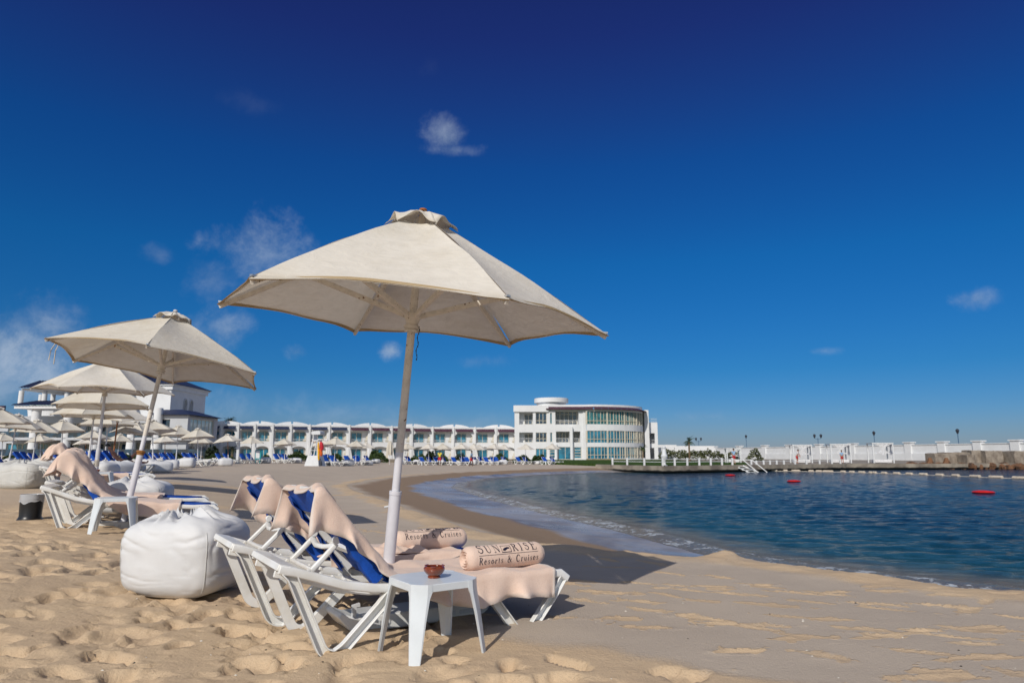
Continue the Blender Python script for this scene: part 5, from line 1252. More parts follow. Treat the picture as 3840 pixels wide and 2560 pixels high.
def lamp(px_, py_top, heads, label):
    p = on_wall(px_); H = atz(py_top, p.y); root = empty('street_lamp', (p.x, p.y, 0)); tag(root, label, 'lamp', 'lamp posts behind the sea wall')
    MB().lathe([(.16, 0), (.14, .8), (.085, 1.0), (.07, H-.9)], 8).build('post', 'blue_metal', root)
    for h in range(heads):
        dx = 0 if heads == 1 else (-.75 if h == 0 else .75)
        if heads == 2: MB().tube([(0, 0, H-1.1), (dx*.6, 0, H-1.15), (dx, 0, H-.75)], .04, 5).build('arm', 'blue_metal', root)
        MB().lathe([(.05, H-.95), (.16, H-.8), (.30, H-.35), (.34, H-.3), (.20, H-.08), (.05, H), (0, H+.08)], 8, (dx, 0, 0)).build('lantern', 'black_metal', root)
lamp(2606, 1640, 2, 'double-headed lamp post behind the palm tree'); lamp(2784, 1630, 1, 'single lamp post rising above the first cabana on the quay')
lamp(3052, 1627, 2, 'double-headed lamp post between two cabanas'); lamp(3263, 1616, 1, 'single lamp post behind the rightmost cabana'); lamp(3577, 1607, 1, 'single lamp post above the concrete blocks, furthest right but one'); lamp(3846, 1590, 1, 'lamp post cut by the right edge of the picture')
def cabana(px0, px1, py_top, Y_, label, seed=0):
    x0, x1 = at(px0, Y_), at(px1, Y_); H = atz(py_top, Y_)-QZ; root = empty('cabana', ((x0+x1)/2, Y_, QZ), R(-12)); tag(root, label, 'cabana', 'white curtained cabanas on the quay'); w_ = (x1-x0)/2*.72; d_ = 1.2
    for sx in (-1, 1):
        for sy in (-1, 1): MB().bx(sx*w_-.07, sx*w_+.07, sy*d_-.07, sy*d_+.07, 0, H-.12).build('post', 'white_paint', root)
    f = MB(); f.bx(-w_-.1, w_+.1, -d_-.1, -d_+.1, H-.118, H); f.bx(-w_-.1, w_+.1, d_-.1, d_+.1, H-.118, H); f.bx(-w_-.1, -w_+.1, -d_+.1, d_-.1, H-.118, H); f.bx(w_-.1, w_+.1, -d_+.1, d_-.1, H-.118, H); f.bx(-w_+.1, w_-.1, -d_+.1, d_-.1, H-.09, H-.05); f.build('roof_frame', 'white_paint', root, smooth=0)
    for k, (xa, ya, xb, yb) in enumerate(((-w_, -d_-.09, w_, -d_-.09), (w_+.09, -d_, w_+.09, d_))):
        c_ = MB()
        def P(u, v, xa=xa, ya=ya, xb=xb, yb=yb, k=k):
            g = .5+(u-.5)*(1-.82*math.sin(math.pi*min(1, v*1.15))**.7 if v < .87 else .2) if k < 2 else u
            return Vector((xa+(xb-xa)*g, ya+(yb-ya)*g+.04*math.sin(u*30), H-.14-v*(H*.55 if k < 2 else H*.9)))
        c_.grid(20, 12, P); c_.build('curtain', 'curtain', root, smooth=180)
    bd = MB(); bd.bx(-w_+.15, w_-.15, -d_+.15, d_-.15, .05, .42); bd.build('day_bed', 'white_cloth', root, bevel=.03)
cabana(2716, 2782, 1681, 92, 'draped white cabana next to the quay steps', 1); cabana(2960, 3048, 1667, 90, 'white cabana left of the middle of the sea wall', 2); cabana(3100, 3192, 1664, 90, 'white cabana second from the right', 3); cabana(3256, 3350, 1660, 90, 'rightmost white cabana, near the concrete blocks', 4)
# quay railing
rl = empty('quay_railing', (0, 0, QZ)); tag(rl, 'low white post and rail fence along the quay edge', 'railing')
def qpt(px_):
    if px_ < 2483: a, b = Vector((*Q0, 0)), Vector((*Q1, 0))
    else: a, b = Vector((*Q1, 0)), Vector((*Q2, 0))
    k = at(px_, 1.0); d = b-a; t_ = (k*a.y-a.x)/(d.x-k*d.y); n_ = Vector((-d.y, d.x, 0)).normalized(); return a+d*t_+n_*.15
pxs = [2292, 2347, 2411, 2480, 2534, 2581, 2626, 2669, 2711, 2750, 2821, 2840, 2867, 2891, 2916, 2943, 2985, 3028, 3077, 3123, 3155]
pp_ = [qpt(p) for p in pxs]
for p, q in zip(pxs, pp_): h_ = .72 if p < 2760 else .45; MB().bx(q.x-.09, q.x+.09, q.y-.09, q.y+.09, 0, h_).build('post', 'white_paint', rl, bevel=.02)
for i, (a, b) in enumerate(zip(pp_[:-1], pp_[1:])):
    if pxs[i] == 2750: continue
    hs_ = (.62, .36) if pxs[i] < 2750 else (.36,)
    d = (b-a).normalized(); m_ = MB()
    for h_ in hs_: m_.sweep([a+d*.09+Zv*h_, b-d*.09+Zv*h_], rect(.05, .05), up=(0, 0, 1))
    m_.build('rail', 'white_paint', rl)
# bathing ladder
q = qpt(2768); ld = empty('bathing_steps', (q.x, q.y-.4, QZ)); tag(ld, 'white metal steps sloping from the quay into the water', 'steps')
for sx in (0, .9):
    MB().sweep([(sx-.6, -.2, .55), (sx+.3, -.6, .5), (sx+1.5, -1.4, -.75)], rect(.07, .07), up=(0, 1, 0)).build('handrail', 'white_paint', ld)
    MB().sweep([(sx-.5, -.15, -.05), (sx+1.3, -1.35, -1.0)], rect(.10, .06), up=(0, 1, 0)).build('side_beam', 'white_paint', ld)
for k in range(5): MB().box((.2+k*.32-.3, -.3-k*.22, -.12-k*.18), (.9, .2, .04)).build('tread', 'white_paint', ld)
# white urn shaped pillar at the quay corner
ur = MB().lathe([(.38, 0), (.40, .06), (.22, .14), (.14, .4), (.16, .7), (.40, 1.1), (.44, 1.35), (.30, 1.6), (.24, 2.2), (.20, 2.3), (.26, 2.4), (.25, 2.55), (.12, 2.7), (0, 2.75)], 18); o = ur.build('urn_pillar', 'white_paint', None); o.location = (at(2491, 65.3), 65.3, QZ); o.scale = (.75, .75, .68); tag(o, 'white vase-shaped pillar at the corner of the quay railing', 'pillar')
# concrete blocks and brown tetrapods at the right end
def block(px0, px1, py0, Y_, mt, label, seed, dep=2.2, nm='concrete_block', base=-.35, grp='weathered concrete blocks on the quay end'):
    x0, x1 = at(px0, Y_), at(px1, Y_); z1 = atz(py0, Y_); b = MB(); n_ = 7
    def P(u, v, face):
        pass
    rs_ = random.Random(seed); j = lambda s_=.09: rs_.uniform(-s_, s_)
    vs = []; 
    for a in range(5):
        for c in range(4):
            for e in range(4):
                x = x0+(x1-x0)*a/4+j(.05)*(x1-x0); y = Y_+dep*c/3+j(); z = base+(z1-base)*e/3+j(.06)
                vs.append(Vector((x, y, z))-Vector(((x0+x1)/2, Y_+dep/2, base)))
    id_ = lambda a, c, e: (a*4+c)*4+e; fs = []
    for a in range(4):
        for e in range(3): fs += [(id_(a, 0, e), id_(a+1, 0, e), id_(a+1, 0, e+1), id_(a, 0, e+1)), (id_(a, 3, e), id_(a, 3, e+1), id_(a+1, 3, e+1), id_(a+1, 3, e))]
        for c in range(3): fs += [(id_(a, c, 3), id_(a+1, c, 3), id_(a+1, c+1, 3), id_(a, c+1, 3)), (id_(a, c, 0), id_(a, c+1, 0), id_(a+1, c+1, 0), id_(a+1, c, 0))]
    for c in range(3):
        for e in range(3): fs += [(id_(0, c, e), id_(0, c, e+1), id_(0, c+1, e+1), id_(0, c+1, e)), (id_(4, c, e), id_(4, c+1, e), id_(4, c+1, e+1), id_(4, c, e+1))]
    b.add(vs, fs); o = b.build(nm, mt, None, smooth=25, bevel=.05); o.location = ((x0+x1)/2, Y_+dep/2, base); tag(o, label, 'block', grp)
bl = [(3507, 3560, 1699, 84, 'squat pale concrete block at the left end of the pile'), (3556, 3640, 1695, 86, 'wide pale concrete block with a flat top, second in the pile'), (3628, 3662, 1704, 84, 'small rough concrete block wedged low between bigger ones'),
      (3650, 3702, 1688, 87, 'tall brownish concrete block in the middle of the pile'), (3698, 3762, 1689, 86, 'tall pale square concrete block right of the middle'), (3755, 3812, 1690, 87, 'dark hollow-looking concrete block near the right edge'), (3806, 3870, 1691, 85, 'pale concrete block cut by the right edge')]
for k, (a, b_, c, Y_, lb_) in enumerate(bl): block(a, b_, c, Y_, 'rock_block', lb_, k)
for k, (a, b_, c, lb_) in enumerate(((3474, 3500, 1723, 'brown tetrapod-like stub left of the concrete pile'), (3535, 3562, 1723, 'brown stub in front of the wide concrete block'))):
    o = MB().lathe([(.55, -.2), (.48, .1), (.28, .5), (.18, .78), (0, .82)], 7).build('armour_stone', 'rock_brown', None, smooth=30); o.location = ((at(a, 83)+at(b_, 83))/2, 83, .1); tag(o, lb_, 'stone')
rk = MB(); rr2 = random.Random(5)
for k in range(90):
    px_ = rr2.uniform(3400, 3980); Y_ = 83.2+rr2.uniform(-1.2, .6); x = at(px_, Y_); s_ = rr2.uniform(.25, .7)
    rk.lathe([(s_*.8, -.3), (s_*1.0, 0), (s_*.75, s_*.45), (s_*.3, s_*.65), (0, s_*.66)], 6, (x, Y_, rr2.uniform(-.35, .0)), rr2.uniform(.7, 1.3), rr2.uniform(.7, 1.2))
tag(rk.build('rubble', 'rock_brown', None, smooth=20), 'dark wet rubble at the foot of the concrete blocks', 'rubble', kind='stuff')
# float line and red buoys
fl_ = empty('float_line', (0, 0, WL)); tag(fl_, 'swimming-area rope of cream floats running across the bay to the right', 'float line')
fp = [(2895, 1766), (2960, 1766), (3060, 1768), (3160, 1770), (3260, 1773), (3400, 1778), (3560, 1784), (3700, 1790), (3900, 1797)]
def wpt(px_, py_):
    c, s = math.cos(PITCH), math.sin(PITCH); u, v = px_-1920, py_-1280; ry = FPX*c+v*s; rz = FPX*s-v*c; t_ = (WL-CAMH)/rz; return Vector((u*t_, ry*t_, 0))
fpw = [wpt(*p) for p in fp]; MB().tube([p+Zv*.01 for p in fpw], .035, 5).build('rope', 'rope', fl_)
def along(px_):
    for (a, b) in zip(fp[:-1], fp[1:]):
        if a[0] <= px_ <= b[0]: f = (px_-a[0])/(b[0]-a[0]); return wpt(px_, a[1]+(b[1]-a[1])*f)
for k, (px_, w_) in enumerate(((2903, .6), (2945, .4), (2985, .9), (3042, .5), (3071, .6), (3097, .6), (3113, .6), (3162, .55), (3195, .55), (3232, .7), (3265, .3), (3280, .4), (3316, .6), (3363, .7), (3410, .7), (3456, .4), (3470, .4), (3524, .75), (3584, .75), (3657, 1.0), (3735, 1.05), (3808, .4), (3832, .7))):
    p = along(px_); q = along(px_+3); a = math.atan2(q.y-p.y, q.x-p.x); hw = w_*.5
    f = MB(); f.add(*(lambda vf: (vf[0], vf[1]))(cyl_y((0, 0, 0), .13, hw*2, 10))); o = f.build('float', 'float_cream', fl_, bevel=.03); o.location = p+Zv*.05; o.rotation_euler = (0, 0, a+math.pi/2)
for px_, py_, r_, lb_ in ((2738, 1781, .42, 'smallest red buoy, nearest the quay steps'), (2977, 1804, .42, 'middle red buoy floating in the bay'), (3688, 1846, .45, 'largest red buoy, nearest, on the right side of the bay')):
    p = wpt(px_, py_+2); o = MB().lathe([(0, -.04), (r_*.8, -.03), (r_, .03), (r_*.85, .08), (r_*.4, .11), (0, .12)], 20).build('buoy', 'red_plastic', None); o.location = (p.x, p.y, WL+.01); tag(o, lb_, 'buoy', 'red buoys')

# ---------------------------------------------------------------- vegetation
def bush(name, x0, x1, y0, y1, h, mt, label, n, size=.14, z=None, seed=0, cat='hedge', group=None):
    b = MB(); rs_ = random.Random(seed); z0 = gz((x0+x1)/2, (y0+y1)/2) if z is None else z
    cxm, cym = (x0+x1)/2, (y0+y1)/2
    for k in range(n):
        x = rs_.uniform(x0, x1); y = rs_.uniform(y0, y1); top = h*(.72+.45*mnoise.noise(Vector((x*.8+seed, y*.8, 0)))+.1*mnoise.noise(Vector((x*3, y*3, 1))))
        e = min((x-x0), (x1-x))/max(.3, min(1.2, (x1-x0)/3)); top *= min(1, .45+.6*max(0, e))
        zz = z0+top*rs_.random()**.55; s_ = size*rs_.uniform(.5, 1.3); a = rs_.uniform(0, 6.28); t_ = rs_.uniform(-1.2, 1.2)
        u = Vector((math.cos(a), math.sin(a), math.sin(t_)*.8)).normalized()*s_; v = u.cross(Vector((rs_.uniform(-1, 1), rs_.uniform(-1, 1), rs_.uniform(-.5, 1)))).normalized()*s_*.5
        c = Vector((x-cxm, y-cym, zz-z0)); b.add([c-u, c+v, c+u, c-v], [(0, 1, 2, 3)])
    o = b.build(name, mt, None, smooth=0); o.location = (cxm, cym, z0); return tag(o, label, cat, group)
def row(px0, px1, Y_, h, lab, seed, mt='leaf', size=.16, dens=420, z=None, depth=1.0):
    x0, x1 = at(px0, Y_), at(px1, Y_); bush('hedge', x0, x1, Y_-depth/2, Y_+depth/2, h, mt, lab, int((x1-x0)*dens), size, z, seed, 'hedge', 'low green hedges behind the beach')
row(0, 110, 76, .9, 'green hedge at the left edge in front of the hotel', 1); row(430, 560, 84, .9, 'green hedge below the hotel terrace, behind the loungers', 2); row(575, 760, 84, 1.1, 'dark green hedge beneath the hotel tower', 3, 'leaf_dark')
row(765, 890, 86, .9, 'green hedge left of the white square post', 4); row(985, 1012, 96, 1.0, 'short clipped hedge left of the beach steps', 5); row(1070, 1165, 92, 1.2, 'leafy hedge left of the lifeguard chair', 6); row(1225, 1290, 92, 1.2, 'leafy hedge right of the lifeguard chair', 7)
row(1385, 1455, 98, 1.5, 'bushy hedge left of the nearest parasol pole', 8); row(1535, 1600, 98, 1.6, 'bushy hedge right of the nearest parasol pole', 9); row(1625, 1680, 100, 1.5, 'hedge behind the lifeguard in yellow', 10); row(1690, 1755, 100, 1.5, 'hedge left of the man in light blue', 11, 'leaf_dark')
row(1815, 1905, 102, 1.5, 'clipped hedge at the end of the villas', 12); row(1922, 1992, 104, 1.3, 'clipped hedge at the left foot of the three-storey building', 13); row(1996, 2050, 104, 1.6, 'taller clipped hedge under the ground-floor windows', 14)
row(2470, 2715, 130, 2.4, 'long shaggy hedge along the sea wall beside the palm', 15, 'leaf_olive', .26, 130, QZ, 1.6); row(2722, 2772, 118, 2.0, 'dark shrub behind the draped cabana', 16, 'leaf_olive', .24, 160, QZ, 1.4); row(2802, 2856, 108, 2.0, 'loose grey-green shrub against the sea wall', 17, 'leaf_olive', .22, 150, QZ, 1.2)
for k, (px_, Y_, h, lb_) in enumerate(((1112, 94, 2.3, 'dark spiky shrub left of the lifeguard chair'), (1405, 99, 3.0, 'drooping dark shrub left of the nearest pole'), (1615, 101, 3.0, 'dark shrub between parasols behind the yellow shirt'), (795, 90, 3.6, 'dark cypress-like shrub in the shade beneath the tower'))):
    x = at(px_, Y_); bush('shrub', x-.75, x+.75, Y_-.7, Y_+.7, h*.72, 'leaf_dark' if k != 1 else 'leaf', lb_, 420, .26, None, 30+k, 'shrub', 'dark shrubs by the villas')
def palm(x, y, z, H, label, nf=18, fl=1.5, seed=0, mt='leaf'):
    root = empty('palm_tree', (x, y, z)); tag(root, label, 'palm', 'palm trees'); rs_ = random.Random(seed)
    pr = [(.20, 0)]; k_ = 0
    while pr[-1][1] < H: pr += [(.17-.04*pr[-1][1]/H, pr[-1][1]+.10), (.145-.04*pr[-1][1]/H, pr[-1][1]+.16)]
    pr = [(r, min(zz, H)) for r, zz in pr]; MB().lathe(pr, 9).build('trunk', 'trunk', root, smooth=20)
    cr_ = MB()
    for k in range(nf):
        a = k*2.4+rs_.uniform(-.2, .2); el_ = R(rs_.uniform(-25, 75)); L_ = fl*rs_.uniform(.8, 1.15); pts = []; p = Vector((0, 0, H)); d = Vector((math.cos(a)*math.cos(el_), math.sin(a)*math.cos(el_), math.sin(el_)))
        for i in range(10): pts.append(p.copy()); p += d*L_/9; d.z -= .17; d.normalize()
        for i in range(1, 10):
            t_ = (pts[i]-pts[i-1]).normalized(); sd = t_.cross(Zv).normalized(); ll = .32*fl*math.sin(math.pi*(i+.6)/11)
            for sg_ in (-1, 1):
                for q_ in (0, .5):
                    o_ = pts[i-1].lerp(pts[i], q_); tip = o_+sd*sg_*ll+t_*ll*.6-Zv*ll*.35; cr_.add([o_, o_+t_*.05, tip], [(0, 1, 2)])
        cr_.tube(pts, .012, 4)
    cr_.build('crown', mt, root, smooth=0)
palm(at(2586, 110), 110, QZ, 3.1, 'short palm tree on the lawn by the sea wall', 16, 1.1, 1); palm(at(2411, 128, 1690), 128, QZ, 2.2, 'little palm in front of the right end of the three-storey building', 14, 1.0, 2)
palm(at(862, 152, 1590), 152, 5.2, 3.2, 'palm whose crown shows above the villa roof', 40, 1.7, 3, 'leaf_dark'); palm(at(870, 92), 92, .3, 1.7, 'young palm standing among the loungers beneath the shaded villas', 14, .9, 4, 'leaf_dark')
palm(at(648, 80), 80, .3, .35, 'small fan palm in front of the hotel annex', 16, .9, 5, 'leaf')
# ---------------------------------------------------------------- rows of parasols, loungers and beanbags further off
far_data = [ # apex px, apex py, pole px, distance, wood
 (372, 1436, 366, 21.5, 0), (345, 1500, 330, 27, 0), (446, 1500, 421, 31, 1), (400, 1530, 392, 36, 0), (-14, 1520, -24, 33, 0), (57, 1546, 30, 37, 0), (140.5, 1567, 121, 40, 0), (232, 1568, 229, 48, 0), (153, 1624, 152, 62, 0),
 (14, 1620, 5, 60, 0), (324, 1644, 319, 75, 1), (347, 1608, 339, 57, 0), (564, 1567, 575, 44, 0), (504, 1590, 488, 38, 0), (451, 1622, 437, 62, 0), (666, 1590, 659, 55, 0), (739, 1601, 742, 52, 0), (620, 1640, 618, 66, 1), (758, 1640, 752, 70, 0),
 (855, 1624, 857, 66, 1), (947, 1632, 941, 70, 0), (1065.5, 1643, 1068, 76, 0), (1078, 1667, 1075, 88, 0), (1206, 1644, 1210, 74, 1), (1260.6, 1645, 1253, 64, 0), (1230, 1672, 1228, 92, 0), (1338, 1649, 1333, 76, 0), (1377, 1664, 1370, 88, 0),
 (1528.5, 1664, 1528, 90, 1), (1521, 1681, 1521, 99, 0), (1606, 1663, 1609, 87, 0), (1660, 1665, 1661, 88, 1), (1667, 1683, 1668, 101, 0), (1730, 1660, 1731, 86, 0), (1779, 1669, 1776, 90, 0), (1797, 1676, 1796, 100, 0), (1854, 1668, 1848, 88, 0), (1891, 1675, 1884, 96, 0),
 (1971, 1674, 1970, 92, 0), (2070, 1685, 2070, 90, 0)]
protoP = [parasol('parasol', 2.27, 1.5, .80, .25, 1, 5, wind=.045, label='x'), parasol('parasol', 2.27, 1.5, .82, .6, 1, 8, wood=True, wind=.05, label='x'), parasol('parasol', 2.27, 1.5, .82, .1, 0, 10, label='x'), parasol('parasol', 2.27, 1.5, .82, .7, 0, 11, wood=True, label='x')]
for p in protoP: remember(p)
usedp = [False]*4
pl1 = lounger(1, 'x', 'blue sun loungers in pairs under the far parasols'); pl0 = lounger(0, 'x', 'blue sun loungers in pairs under the far parasols'); remember(pl1); remember(pl0); usedl = [False, False]
pb_ = [beanbag((0, 0, 0), 0, 1.0, .9, .52, 'x', 21, 1), beanbag((0, 0, 0), 0, .95, .9, .60, 'x', 33, 1)]
for b in pb_: remember(b); b['group'] = 'white beanbags beside the far parasols'
usedb = [False, False]
def use(protos, used, i, M, label, group=None):
    if not used[i]:
        used[i] = True; o = protos[i]; o.matrix_world = M; o['label'] = label
        if group: o['group'] = group
        return o
    return copy_tree(protos[i], M, label, group)
def region(px):
    return ('hotel', 'parasol') if px < 800 else (('villa', 'parasol') if px < 1940 else ('building', 'parasol'))
order = {}
for key in ('hotel', 'villa', 'building'):
    s_ = sorted([d for d in far_data if region(d[0])[0] == key], key=lambda d: d[0])
    for k, d in enumerate(s_): order[d] = ORD[k] if k < len(ORD) else 'last'
where = {'hotel': 'from the left before the hotel', 'villa': 'from the left before the villas', 'building': 'before the three-storey building'}
for d in far_data:
    apx_, apy, ppx, Yd, wood = d; reg = region(apx_)[0]; onm = order[d]; xb = at(ppx, Yd, 1735); zb = gz(xb, Yd); xt = at(apx_, Yd, 1620); zt_ = atz(apy, Yd)
    if Yd < 30: zt_ = zb+3.17
    s_ = max(.86, min(1.12, (zt_-zb)/3.17)); tilt = math.atan2(xt-xb, 3.17*s_)
    lab = f'cream parasol, {onm} {where[reg]}'
    i = (0 if Yd < 80 else 2)+(1 if wood else 0)
    M = Matrix.Translation((xb, Yd, zb)) @ Matrix.Rotation(tilt, 4, 'Y') @ Matrix.Rotation(random.uniform(-.05, .05), 4, 'X') @ Matrix.Rotation(random.uniform(0, 1.05), 4, 'Z') @ Matrix.Scale(s_, 4)
    use(protoP, usedp, i, M, lab, 'cream parasols in rows further along the beach')
    # the pair of loungers under it
    ang = np.interp(apx_, [300, 800, 1100, 1400, 2100], [.35, .12, -.25, -.75, -.95])+random.uniform(-.12, .12)
    D_ = Vector((math.cos(ang), math.sin(ang), 0)); N_ = Vector((-D_.y, D_.x, 0)); li = 0 if Yd < 80 else 1
    if Yd < 30:
        continue
    for k in (0, 1):
        A_ = Vector((xb, Yd, 0))-D_*random.uniform(.5, .75)-N_*(.40+LW) if k == 0 else Vector((xb, Yd, 0))-D_*random.uniform(.5, .75)+N_*.12
        zh = gz(A_.x, A_.y); ff = A_+D_*1.45; M3x, o_ = lounger_matrix((A_.x, A_.y), D_, zh, gz(ff.x, ff.y)); M3x.translation = o_
        side = ('front', 'rear')[k] if ang > -.5 else ('left', 'right')[k]
        use([pl1, pl0], usedl, li, M3x, f'blue lounger, {side} one under the {onm} parasol {where[reg]}')
    bp_ = Vector((xb, Yd, 0))+D_*random.uniform(.2, .8)+N_*random.uniform(1.25, 1.6)
    if random.random() < .9:
        if reg == 'hotel' and random.random() < .35: bp_ = Vector((xb, Yd, 0))+D_*1.2-N_*.6-D_*.0; bp_ = Vector((xb, Yd, 0))+D_*2.0
        use(pb_, usedb, random.randint(0, 1), Matrix.Translation((bp_.x, bp_.y, gz(bp_.x, bp_.y))) @ Matrix.Rotation(random.uniform(0, 3), 4, 'Z') @ Matrix.Diagonal((1, 1, random.uniform(.85, 1.15), 1)), f'white beanbag beside the {onm} parasol {where[reg]}')
    if random.random() < .4:
        tp = Vector((xb, Yd, 0))-N_*1.25+D_*.1
        copy_tree(TB, Matrix.Translation((tp.x, tp.y, gz(tp.x, tp.y))) @ Matrix.Rotation(ang, 4, 'Z'), f'white side table by the {onm} parasol {where[reg]}')
for (ps, us) in ((protoP, usedp), ([pl1, pl0], usedl), (pb_, usedb)):
    for o, u_ in zip(ps, us):
        if not u_:
            for c in KIDS[o.name]:
                for g_ in KIDS.get(c.name, []): bpy.data.objects.remove(g_)
                bpy.data.objects.remove(c)
            bpy.data.objects.remove(o)
# extra lounger rows between hotel parasols, seen only as blue backs and white legs
for k, (px_, Y_, lb_) in enumerate(((195, 52, 'blue lounger back just left of the peach hood'), (255, 56, 'blue lounger behind the peach hood'), (300, 50, 'blue lounger left of the rope-wrapped pole'), (520, 47, 'blue lounger at the end of the row, feet towards the open sand'), (560, 49, 'blue lounger second from the end of the row'), (600, 54, 'blue lounger with white V legs third from the row end'), (640, 58, 'blue lounger nearest the shaded annex'), (700, 60, 'blue lounger alone below the tower'))):
    x = at(px_, Y_); a = .25; D_ = Vector((math.cos(a), math.sin(a), 0)); M3x, o_ = lounger_matrix((x, Y_), D_, gz(x, Y_), gz(x+1.4, Y_+.3)); M3x.translation = o_; copy_tree(pl1, M3x, lb_)
# folded parasol
fp_ = empty('folded_parasol', (at(1461, 86), 86, 0)); tag(fp_, 'closed cream parasol standing left of the nearest pole', 'parasol')
MB().lathe([(.03, 0), (.03, 3.0), (0, 3.05)], 8).build('pole', 'pole_far', fp_); cb2 = MB(); cb2.grid(24, 10, lambda u, v: Vector((math.cos(6.283*u), math.sin(6.283*u), 0))*(.05+.30*math.sin(math.pi*min(1, .1+v*.62))*(1+.3*math.cos(u*6.283*6)))+Vector((.0, 0, 2.95-1.75*v)), closed_u=True); cb2.build('canopy', 'canvas_old', fp_, smooth=40)
# square white post, notice board, steps
o = MB().bx(-.12, .12, -.12, .12, 0, 2.2).build('square_post', 'white_paint', None, bevel=.01); o.location = (at(891, 66), 66, gz(at(891, 66), 66)); o.scale = (1, 1, .93); tag(o, 'plain white square post left of the teal notice board', 'post')
nb = empty('notice_board', (at(967, 70), 70, gz(at(967, 70), 70)), R(-8)); tag(nb, 'teal-framed notice board with a white sheet', 'board')
b = MB(); b.prism([(-.30, .35), (.30, .35), (.36, .7), (.34, 1.25), (.28, 1.38), (-.28, 1.38), (-.30, 1.25)], -.06, .06); b.build('frame', 'teal_paint', nb, bevel=.02)
b = MB(); b.bx(-.21, .20, -.075, -.062, .52, 1.28); sh_ = b.build('notice_sheet', 'paper', nb, smooth=0)
for c_ in range(3):
    for r_ in range(9): MB().bx(-.17+c_*.125, -.08+c_*.125, -.078, -.076, .58+r_*.075, .61+r_*.075).build('text_line', 'pole_far', sh_, smooth=0)
for sx in (-.22, .22): MB().bx(sx-.03, sx+.03, -.04, .04, 0, .36).build('leg', 'teal_paint', nb)
o = MB()
for k in range(4): o.bx(-1.1, 1.1, k*.35, 1.6, k*.13+.003*k, (k+1)*.13)
o = o.build('beach_steps', 'stone_band', None, smooth=0); o.location = (at(1010, 93), 93, .03); tag(o, 'short flight of pale steps from the sand to the villas', 'steps')
# lifeguard chair
Yc = 58.; xc_ = at(1185, Yc); zc = gz(xc_, Yc); lc_ = empty('lifeguard_chair', (xc_, Yc, zc), R(-14)); tag(lc_, 'white wooden lifeguard chair with a hooded top', 'lifeguard chair')
b = MB(); b.add([(-.72, -.62, 0), (.62, -.62, 0), (.62, .6, 0), (-.72, .6, 0), (-.52, -.45, .88), (.42, -.45, .88), (.42, .42, .88), (-.52, .42, .88)], [(0, 1, 5, 4), (1, 2, 6, 5), (2, 3, 7, 6), (3, 0, 4, 7), (4, 5, 6, 7)]); b.build('base_box', 'white_paint', lc_, smooth=0, bevel=.01)
for (x0, y0, x1, y1) in ((-.42, -.4, -.16, -.3), (.34, -.4, .22, -.3), (-.42, .36, -.16, .28), (.34, .36, .22, .28)): MB().sweep([(x0, y0, .86), (x1, y1, 2.1)], rect(.08, .08), up=(0, 1, 0)).build('leg', 'white_paint', lc_)
MB().bx(-.22, .30, -.36, .34, 2.05, 2.16).build('seat', 'white_paint', lc_, bevel=.01)
MB().bx(-.22, -.13, -.34, .32, 2.161, 2.66).build('backrest', 'white_paint', lc_, bevel=.01)
b = MB(); prof = [(-.05+.30*math.cos(R(t_)), 2.74+.19*math.sin(R(t_))) for t_ in range(-20, 201, 20)]; prof = [(.48, 2.60), (.50, 2.74), (.44, 2.88), (.30, 2.93), (-.28, 2.88), (-.36, 2.80), (-.36, 2.66), (-.26, 2.58)]
b.prism(prof, -.38, .38); b.build('hood', 'white_paint', lc_, bevel=.03)
for k in (1.3, 1.7): MB().sweep([(-.38+.2*(k-1.3), -.37, k), (.3, -.37, k)], rect(.05, .04), up=(0, 0, 1)).build('rung', 'white_paint', lc_)
# rescue gear hanging on the chair
def gear(name, pts, r, mt, label, cat, sc=None):
    o = MB(); o.tube([Vector(p) for p in pts], r, 8, sc); o = o.build(name, mt, None); o.matrix_world = Matrix.Translation((xc_, Yc, zc)) @ Matrix.Rotation(R(-14), 4, 'Z'); return tag(o, label, cat)
gear('rescue_tube', [(.42, -.48, 1.98), (.44, -.50, 1.7), (.50, -.52, 1.2), (.56, -.54, .62), (.57, -.54, .5)], .085, 'yellow_plastic', 'long yellow rescue tube hanging on the lifeguard chair', 'rescue tube', [.5, 1, 1, 1, .6])
gear('life_vest', [(.62, -.45, 2.02), (.70, -.46, 1.85), (.76, -.47, 1.55), (.78, -.47, 1.3)], .15, 'red_cloth', 'dark red life vest hanging on the lifeguard chair', 'life vest', [.3, 1, 1.1, .7])
gear('rescue_bag', [(.58, -.42, 1.5), (.64, -.43, 1.25), (.72, -.44, 1.0), (.70, -.44, .82)], .13, 'orange_cloth', 'orange rescue bag below the red life vest', 'bag', [.5, 1, 1, .5])
gear('swim_fin', [(.66, -.5, .62), (.74, -.5, .3), (.78, -.5, .04)], .10, 'black_metal', 'dark swim fin leaning on the lifeguard chair base', 'fin', [.5, 1, .9])
o = bin_(at(1232, 62), 62, gz(at(1232, 62), 62), 'small black bin with a pale liner right of the lifeguard chair', .40, .17)

